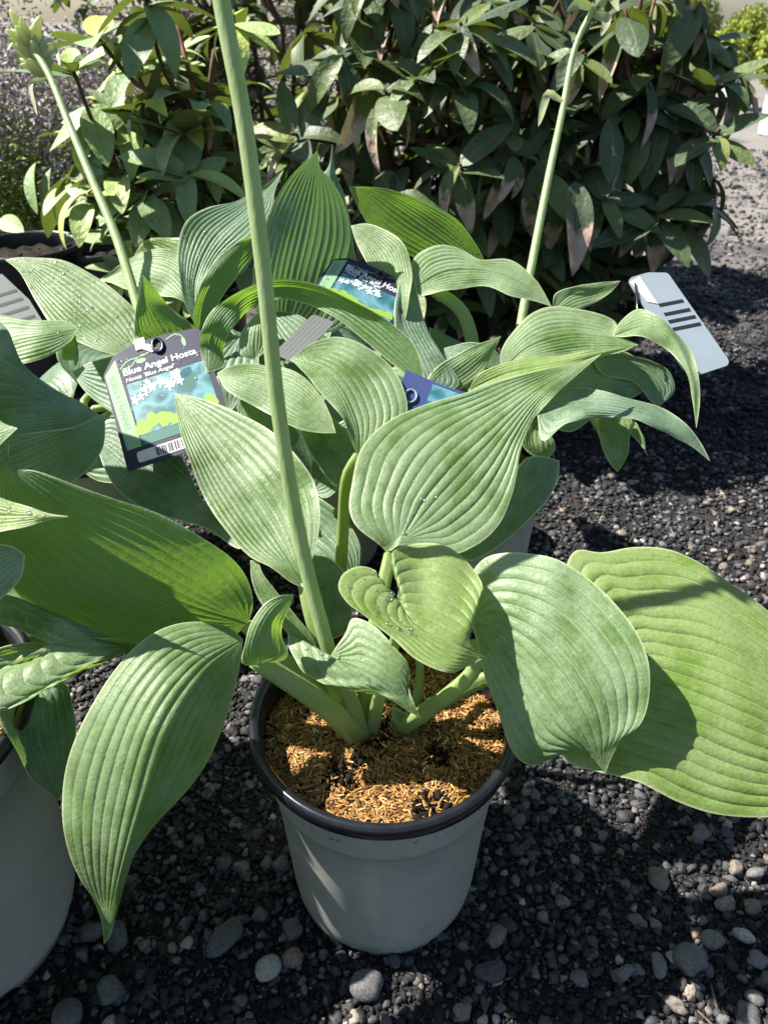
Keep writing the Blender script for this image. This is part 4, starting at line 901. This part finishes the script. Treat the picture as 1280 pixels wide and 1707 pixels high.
    if wet:
        V0, F0 = ICO[2]; parts = []
        for _ in range(wet):
            u, v = g.uniform(0, 1), (g.uniform(0, .98) if g.uniform() > .5 else g.uniform(0, .3)); sz = float(np.clip(np.exp(g.normal(math.log(.0007), .45)), .0003, .0017))
            q = np.array(Vector(t.n).to_track_quat('Z', 'Y').to_matrix())
            parts.append(((V0 * np.array((1, 1, .55)) * sz) @ q.T + t.pt(u, v, .0013), F0, 0))
        v, f, tt = join_meshes(parts); obj('water_droplets', mesh('water_droplets', v, f, M_WATER), t.root, kind='stuff')
    return t
t1 = fancy_tag('plant_tag', 'big plant tag with a navy top and Blue Angel Hosta in white, wet with droplets', P(185, 592, .790), P(331, 546, .800), P(216, 786, .735), 11, 70)
# stub of white paper at its hole
t1.rect('hole_sticker', .28, -.06, .40, .04, M_WHITE, .0016)
t1.poly('hole_sticker', [(.33, .03), (.42, .01), (.50, .075), (.44, .10)], M_WHITE, .0016)
tm = fancy_tag('plant_tag', 'half-hidden navy plant tag with Blue Angel Hosta, between the tall middle leaves', P(578, 428, .850), P(692, 482, .838), P(540, 510, .826), 12, 0)
tb = Tag('plant_tag', 'dark blue tag corner with a ring, just behind the big ribbed leaf', P(677, 617, .742), P(800, 662, .742), P(684, 690, .715), M_BLUETAG, outline=[(0, 0), (.5, .06), (1, 0), (1, 1), (0, 1)], radius=.03)
ring = np.array([tb.pt(.17 + .075 * math.cos(x), .62 + .16 * math.sin(x), .002) for x in np.linspace(0, 2 * np.pi, 22)])
obj('ring', tube_mesh('ring', ring, (.0012, .0012), M_PALEBLUE, 8, cap=False), tb.root)
tb.rect('picture', .38, .12, .97, .95, M_PHOTO, .0007)
tw = Tag('plant_tag', 'white tag with thick black bars at the right back, a leaf curling over it', P(1052, 466, .850), P(1112, 455, .862), P(1140, 622, .802), M_PALEBLUE, outline=[(-.12, .02), (.0, -.02), (.5, -.04), (1.0, 0), (1.22, .98), (1.12, 1.02), (.2, 1.05), (-.02, .96)], radius=.08)
for k, (v, u1) in enumerate([(.30, 1.02), (.40, 1.06), (.48, 1.09), (.56, 1.11)]): tw.rect('barcode_bar', .30, v, u1 - .05, v + .034, M_BLACKINK, .0008)
tw.rect('barcode_bar', -.0, .74, .22, .762, M_BLACKINK, .0008)
tw.poly('bright_fold', [(-.10, .03), (.22, -.01), (.28, .30), (.06, .26)], M_WHITE, .0012)  # flat white patch painted on for the brighter folded strip
obj('strap', tube_mesh('strap', crom([tw.pt(.0, .06, .002), tw.pt(-.3, .3, .004), tw.pt(-.55, .55, -.004)], 10), (.0012, .0012), M_RIM, 8), tw.root)
tl = Tag('plant_tag', 'grey tag back with slanting dark bars at the left edge', P(-40, 470, .91), P(4, 457, .92), P(20, 560, .855), M_GREYTAG, outline=[(0, 0), (1, 0), (1.5, .55), (1.6, 1), (0, 1)], radius=.05)
for k in range(4): tl.rect('barcode_bar', .1, .32 + .16 * k, 1.25 + .06 * k, .37 + .16 * k, M_BLACKINK, .0008)
tk = Tag('plant_tag', 'dark striped tag back in shade under the hoop-shaped leaf', P(456, 590, .80), P(522, 524, .815), P(486, 612, .775), M_DARKTAG, radius=.04)
for k in range(5): tk.rect('printed_line', .06, .12 + .17 * k, .94, .14 + .17 * k, M_GREYTAG, .0008, thick=.0001)

# ------------------------------------------------------------------ rhododendrons behind
def rleaf_shape(curve, fold, wid, seed):
    nu, nv = 12, 5; V = []; UV = []; g = np.random.default_rng(seed); tw = g.uniform(-.5, .5)
    for i in range(nu + 1):
        u = i / nu; w = wid * (math.sin(math.pi * min(1, u ** .85 * .985 + .012)) ** .72) * (1 if 0 < u < 1 else .25)
        ang = curve * u; x = math.sin(ang) / curve if curve > .02 else u; z = -(1 - math.cos(ang)) / curve if curve > .02 else 0
        for j in range(nv):
            v = (j / (nv - 1)) * 2 - 1; a = tw * u
            yy = w * v * math.cos(fold); zz = w * abs(v) * math.sin(fold) - .02 * math.sin(6 * u + seed) * abs(v) * .5
            V.append((x, yy * math.cos(a) - zz * math.sin(a) * .4, z + zz * math.cos(a) + yy * math.sin(a))); UV.append((u, j / (nv - 1)))
    F = np.array([(i * nv + j, (i + 1) * nv + j, (i + 1) * nv + j + 1, i * nv + j + 1) for i in range(nu) for j in range(nv - 1)])
    V = np.array(V); return V, F, np.array(UV)
RL = [rleaf_shape(c, f, w, k) for k, (c, f, w) in enumerate([(.05, .25, .20), (.3, .15, .22), (.6, .3, .20), (1.0, .2, .20), (.45, -.15, .22), (1.5, .35, .18)])]
RB = [rleaf_shape(c, f, w, 20 + k) for k, (c, f, w) in enumerate([(.8, .45, .17), (1.4, .55, .16), (1.9, .5, .15), (.5, .7, .15)])]
RL_ME = [mesh('leaf', v, f, M_RHODO, uv=uv, col=np.zeros(len(v))) for v, f, uv in RL]
RLL_ME = [mesh('leaf', v, f, M_RHODO_PALE_SUNLIT, uv=uv, col=np.zeros(len(v))) for v, f, uv in RL]
RB_ME = [mesh('leaf', v, f, M_RHODO_BROWN, uv=uv, col=np.zeros(len(v))) for v, f, uv in RB]
def frame(p, d, up, L):
    d = d / np.linalg.norm(d); y = np.cross(up, d); y /= np.linalg.norm(y) + 1e-9; z = np.cross(d, y)
    return np.array([[d[0] * L, y[0] * L, z[0] * L, p[0]], [d[1] * L, y[1] * L, z[1] * L, p[1]], [d[2] * L, y[2] * L, z[2] * L, p[2]], [0, 0, 0, 1]])
def rhodo(label, base, cen, rad, ntips, seed, brown=.15, Lr=(.075, .12), maxpart=280, trunks=6, hand=(), shell=.55, pot=True, whorl=(6, 10), light=False):
    g = np.random.default_rng(seed); base = np.array((base[0], base[1], float(gz(base[0], base[1]))))
    r = root('rhododendron', label, 'shrub', tuple(base), 'rhododendron shrubs behind the hostas')
    if pot: make_pot(r, black=True, h=.26, rt=.15, rb=.12)
    cen = np.array(cen) - base; rad = np.array(rad)
    tips = []
    while len(tips) < ntips:
        q = g.normal(size=3); q /= np.linalg.norm(q); q *= g.uniform(shell, 1.0)
        p = cen + q * rad
        if p[2] > .10 and (not tips or min(np.linalg.norm(p - t) for t in tips) > .036): tips.append(p)
    # branches: trunk points then twigs
    bp = []
    nodes = []
    for k in range(trunks):
        a = 2 * math.pi * k / trunks + g.uniform(0, .6); end = cen + np.array((math.cos(a) * rad[0] * .45, math.sin(a) * rad[1] * .45, rad[2] * g.uniform(.0, .6)))
        c = crom([np.array((math.cos(a) * .02, math.sin(a) * .02, .2 if pot else 0.0)), end * np.array((.5, .5, .55)) + g.normal(0, .03, 3), end], 12)
        nodes += list(c[4:]); bp.append((c, (.010, .007, .005)))
    nodes = np.array(nodes)
    leaves = []
    for t in tips:
        nd = nodes[np.argmin(np.linalg.norm(nodes - t, axis=1) + .5 * np.clip(nodes[:, 2] - t[2], 0, None))]
        mid = (nd + t) / 2 + np.array((0, 0, -.03)) + g.normal(0, .012, 3)
        bp.append((crom([nd, mid, t], 6), (.0045, .003)))
        ax = (t - mid); ax /= np.linalg.norm(ax); ax = ax * .6 + np.array((0, 0, .6)); ax /= np.linalg.norm(ax)
        a_ = np.cross(ax, (.3, 1, .1)); a_ /= np.linalg.norm(a_); b_ = np.cross(ax, a_)
        nw = g.integers(*whorl); droop = g.uniform(-.45, .75)
        for k in range(nw):
            th = k * 2 * math.pi / nw + g.uniform(-.3, .3)
            d = math.cos(th) * a_ + math.sin(th) * b_ + ax * g.uniform(-.2, .4); d[2] -= droop * g.uniform(.6, 1.3); d /= np.linalg.norm(d)
            up = ax + np.array((0, 0, .6)) + g.normal(0, .25, 3)
            isb = g.uniform() < brown
            if isb: d[2] -= g.uniform(.5, 1.4); d /= np.linalg.norm(d)
            leaves.append((frame(t - ax * g.uniform(0, .02), d, up, g.uniform(*Lr)), isb, int(g.integers(0, 4 if isb else 6))))
        if g.uniform() < .35:                                # upright leaf bud
            pass
    for (p0, p1, Lw, isb, k, up) in hand:
        d = np.array(p1) - np.array(p0); leaves.append((frame(np.array(p0) - base, d, np.array(up, float), np.linalg.norm(d) * (1.0 if not isb else 1.15)), isb, k))
    camp = np.array((0, 0, CAM_H)) - base
    order = sorted(range(len(leaves)), key=lambda i: (-1 if i >= len(leaves) - len(hand) else np.linalg.norm(leaves[i][0][:3, 3] - camp)))
    for i in order[:maxpart]:
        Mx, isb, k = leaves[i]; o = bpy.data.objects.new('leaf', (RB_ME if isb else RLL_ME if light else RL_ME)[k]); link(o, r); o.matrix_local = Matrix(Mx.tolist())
        if isb: o['label'] = 'scorched brown-tipped leaf'
    for isb_, src, mat in ((False, RL, M_RHODO_PALE_SUNLIT if light else M_RHODO), (True, RB, M_RHODO_BROWN)):
        V, F, U, T, off = [], [], [], [], 0
        for i in order[maxpart:]:
            Mx, isb, k = leaves[i]
            if isb != isb_: continue
            v, f, uv = src[k]; V.append(v @ Mx[:3, :3].T + Mx[:3, 3]); F.append(f + off); U.append(uv); T.append(np.full(len(v), g.uniform())); off += len(v)
        if V: obj('foliage', mesh('foliage', np.vstack(V), np.vstack(F), mat, uv=np.vstack(U), col=np.concatenate(T)), r, kind='stuff')
    V, F, off = [], [], 0
    for c, rr in bp:
        me = tube_mesh('tmp', c, rr, M_BRANCH, 6)
        vv = np.empty(len(me.vertices) * 3, np.float32); me.vertices.foreach_get('co', vv); vv = vv.reshape(-1, 3)
        V += vv.tolist(); F += [tuple(x + off for x in p.vertices) for p in me.polygons]; off += len(vv); bpy.data.meshes.remove(me)
    obj('branches', mesh('branches', V, F, M_BRANCH), r)
    return r
UPC = (0.0, -.7, .7)
handL = [(P(312, 180, 1.30), P(298, 322, 1.25), .05, False, 0, (.2, -1, .2)), (P(205, 118, 1.35), P(185, 180, 1.3), .04, False, 1, UPC), (P(60, 270, 1.5), P(36, 348, 1.48), .03, False, 2, (-.6, -.6, .3)), (P(85, 280, 1.5), P(62, 360, 1.48), .03, False, 2, (-.6, -.6, .3)),
         (P(175, 340, 1.45), P(118, 368, 1.43), .03, False, 4, UPC), (P(235, 440, 1.2), P(178, 470, 1.2), .03, False, 0, UPC), (P(0, 365, 1.45), P(40, 385, 1.4), .03, False, 0, UPC)]
handC = [(P(600, 0, 1.28), P(608, 112, 1.22), .04, False, 0, (.3, -1, .1)), (P(626, 118, 1.25), P(592, 228, 1.22), .04, True, 0, (.6, -1, .3)), (P(958, 302, 1.22), P(974, 420, 1.18), .04, True, 0, (.1, -1, .3)), (P(915, 265, 1.25), P(852, 372, 1.22), .04, True, 2, (-.4, -.6, .8)),
         (P(1050, 182, 1.3), P(1052, 238, 1.27), .05, False, 0, (0, -1, .4)), (P(700, 260, 1.35), P(708, 330, 1.33), .03, True, 0, (0, -1, .3)), (P(770, 262, 1.3), P(722, 345, 1.28), .03, True, 1, (-.4, -.8, .5)), (P(1020, 265, 1.3), P(1045, 345, 1.28), .04, True, 1, (.6, -.7, .3)),
         (P(1070, 375, 1.3), P(985, 412, 1.28), .04, False, 0, UPC), (P(945, 92, 1.3), P(862, 138, 1.3), .04, True, 0, UPC), (P(760, 30, 1.3), P(730, 110, 1.28), .03, False, 2, UPC), (P(820, 160, 1.35), P(830, 250, 1.33), .03, False, 0, (0, -1, .2)), (P(672, 110, 1.3), P(725, 172, 1.28), .03, True, 0, UPC)]
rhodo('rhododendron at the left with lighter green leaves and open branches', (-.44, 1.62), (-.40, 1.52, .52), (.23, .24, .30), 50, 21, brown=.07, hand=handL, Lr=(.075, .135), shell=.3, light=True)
rhodo('dense dark rhododendron in the middle behind the hostas', (.12, 1.68), (.12, 1.62, .52), (.36, .34, .42), 150, 22, brown=.26, hand=handC, shell=.5)
rhodo('dark rhododendron at the right beside the gravel yard, brown scorched leaf tips', (.46, 1.72), (.42, 1.62, .48), (.28, .30, .42), 115, 23, brown=.32, shell=.5)
rhodo('rhododendron in the second row, behind the left one', (-.25, 2.35), (-.22, 2.3, .62), (.42, .3, .52), 120, 24, maxpart=120, brown=.08)
rhodo('rhododendron in the second row, centre, between the other two', (.18, 2.45), (.18, 2.45, .62), (.36, .3, .5), 90, 26, maxpart=110, brown=.1)
rhodo('tall rhododendron at the back left above the heathers', (-.75, 3.1), (-.75, 3.1, .72), (.5, .3, .55), 120, 27, maxpart=100, brown=.05)
rhodo('rhododendron in the second row, furthest right', (.56, 2.5), (.52, 2.5, .50), (.33, .3, .46), 90, 25, maxpart=120, brown=.12)
# dark red bare shoot and orange twig of the left shrub
rb = root('bare_shoot', 'dark reddish bare shoot standing among the left rhododendron leaves', 'branch', tuple(P(345, 265, 1.36)))
obj('twig', tube_mesh('twig', crom([P(350, 300, 1.36), P(338, 220, 1.34), P(318, 130, 1.33), P(300, 60, 1.33), P(282, -20, 1.33)], 20) - rloc(rb), (.006, .0045, .004), M_BRANCH_RED, 8), rb)
obj('twig', tube_mesh('twig', crom([P(338, 220, 1.34), P(352, 262, 1.33), P(380, 300, 1.34)], 10) - rloc(rb), (.004, .003), M_BRANCH_RED, 8), rb)
rb2 = root('bare_shoot', 'thin dark bare shoot further left, forked at the bottom', 'branch', tuple(P(180, 300, 1.4)))
obj('twig', tube_mesh('twig', crom([P(205, 345, 1.4), P(180, 260, 1.4), P(162, 190, 1.4), P(150, 148, 1.4)], 14) - rloc(rb2), (.005, .004, .0035), M_BRANCH, 8), rb2)

# ------------------------------------------------------------------ heather, small pots, far yard
def tuft(name, label, cat, base, h, rx, ry, n, seed, mat_leaf, mat_flower, frac, pot=None, leafsize=.006):
    g = np.random.default_rng(seed); r = root(name, label, cat, (base[0], base[1], float(gz(base[0], base[1]))))
    z0 = 0.0
    if pot:
        make_pot(r, h=pot[0], rt=pot[1], rb=pot[1] * .8, body=pot[2], rim_mat=pot[2]); z0 = pot[0] * .8
    V, F, off = [], [], 0; Vl, Vf = [], []
    for k in range(n):
        a = g.uniform(0, 6.28); q = math.sqrt(g.uniform()); t = np.array((math.cos(a) * q * rx, math.sin(a) * q * ry, z0 + h * (1 - .5 * q * q) * g.uniform(.75, 1.05)))
        b0 = np.array((t[0] * .25, t[1] * .25, z0)); c = crom([b0, (b0 + t) / 2 + (t - b0) * np.array((.25, .25, -.1)), t], 10)
        for i in range(3, 11):
            for m_ in range(5):
                p = c[i] + g.normal(0, .010, 3); d = g.normal(size=3); d /= np.linalg.norm(d); s = g.normal(size=3); s = np.cross(d, s); s /= np.linalg.norm(s)
                L = leafsize * g.uniform(.6, 1.4); quad = [p - s * L * .3, p + d * L, p + s * L * .3, p - d * L * .6]
                (Vf if (i > 10 - frac * 8 and g.uniform() < .9) else Vl).append(quad)
    for nm, L_, m_ in (('foliage', Vl, mat_leaf), ('flowers', Vf, mat_flower)):
        if not L_: continue
        A = np.array(L_).reshape(-1, 3); f = np.arange(len(A)).reshape(-1, 4)
        obj(nm, mesh(nm, A, f, m_, smooth=False, col=np.repeat(g.uniform(0, 1, len(L_)), 4)), r, kind='stuff')
    return r
M_HEATH = tone_ramp_mat('heather_green', [(0, (.09, .14, .025)), (1, (.28, .36, .06))], .6, .3, .1, 50)
M_HEATHF = tone_ramp_mat('heather_flower', [(0, (.20, .16, .17)), (.5, (.36, .31, .33)), (1, (.52, .46, .47))], .7, .2, .1, 50)
M_YELLOW = tone_ramp_mat('golden_conifer', [(0, (.18, .24, .03)), (1, (.42, .47, .08))], .6, .3, .1, 50)
M_REDDISH = tone_ramp_mat('reddish_shrub', [(0, (.32, .14, .08)), (1, (.55, .36, .26))], .6, .3, .1, 50)
M_BAG = simple('white_grow_bag', (.62, .64, .66), .5, .4, .1, 12, .4, 40)
M_GREYPOT = simple('grey_pot', (.035, .036, .038), .33, .5, .2, 20)
G_HE = 'heathers in black pots at the left'
for i, (px, py, d, hh, lab, hf) in enumerate([(-30, 330, 2.0, .40, 'heather at the left edge, lilac flowers above fine green foliage', .22), (110, 330, 2.25, .46, 'heather behind the left flower stalk, lilac tops', .4), (240, 300, 2.55, .46, 'heather mostly hidden behind the left rhododendron', .5), (-130, 300, 2.6, .5, 'heather in the far left corner behind the first one', .5), (350, 260, 2.9, .5, 'heather behind the left rhododendron, nearest the thick stalk', .5), (470, 230, 3.2, .55, 'heather far back between the left and middle rhododendrons', .5), (20, 250, 2.7, .5, 'pale heather at the back, between the two front heathers', .65)]):
    p = P(px, py, d); hh *= 1.35
    h_ = tuft('potted_heather', lab, 'heather', (p[0], p[1]), hh, .26, .24, 330, 40 + i, M_HEATH, M_HEATHF, hf, pot=(.2, .13, M_POT_BLACK), leafsize=.010); h_['group'] = G_HE
for i, (px, d, rt, lab) in enumerate([(40, 1.60, .12, 'large black nursery pot at the left edge, in shade'), (165, 1.66, .085, 'small dark grey nursery pot with a shiny rim behind the left stalk')]):
    p = at_height(px, 400, .20) if False else P(px, 400, d)
    hgt = float(p[2])
    r = root('nursery_pot', lab, 'pot', (p[0], p[1], float(gz(p[0], p[1]))))
    make_pot(r, h=hgt, rt=rt, rb=rt * .8, body=M_GREYPOT if i else M_POT_BLACK, rim_mat=M_GREYPOT if i else M_POT_BLACK)
    mulch(r, 0, 60 + i, R=rt * .9, z=hgt - .03, clods=((0, 0, rt * .5), (.02, -.03, .03)))
for i, (px, py, hh, mt, lab, ml) in enumerate([(1290, 225, .55, M_BAG, 'golden plant in a tall white bag at the right edge', M_YELLOW), (1215, 182, .5, M_BAG, 'golden plant in a white bag behind the first', M_YELLOW), (1225, 90, .5, M_POT_BLACK, 'reddish shrub far back at the upper right', M_REDDISH), (1300, 70, .6, M_BAG, 'pale yellow shrub far back in the corner', M_YELLOW), (1130, 80, .9, M_POT_BLACK, 'green shrub far back behind the right rhododendron', M_HEATH), (1000, 70, .7, M_POT_BLACK, 'green shrub far back in the middle', M_HEATH), (800, 70, .7, M_POT_BLACK, 'olive shrub far back behind the middle rhododendron', M_HEATH), (500, 70, .7, M_POT_BLACK, 'tall green shrub far back left of the middle', M_HEATH), (320, 80, .6, M_POT_BLACK, 'reddish green shrub far back above the heathers', M_REDDISH)]):
    p = at_height(px, max(py, 150), 0)
    far = 1 if py > 150 else 1.25
    tuft('potted_shrub', lab, 'shrub', (p[0] * far, p[1] * far), hh, .26 if i < 4 else .42, .26, 260, 70 + i, ml, ml, 0, pot=(.34 if mt is M_BAG else .25, .14, mt), leafsize=.028)
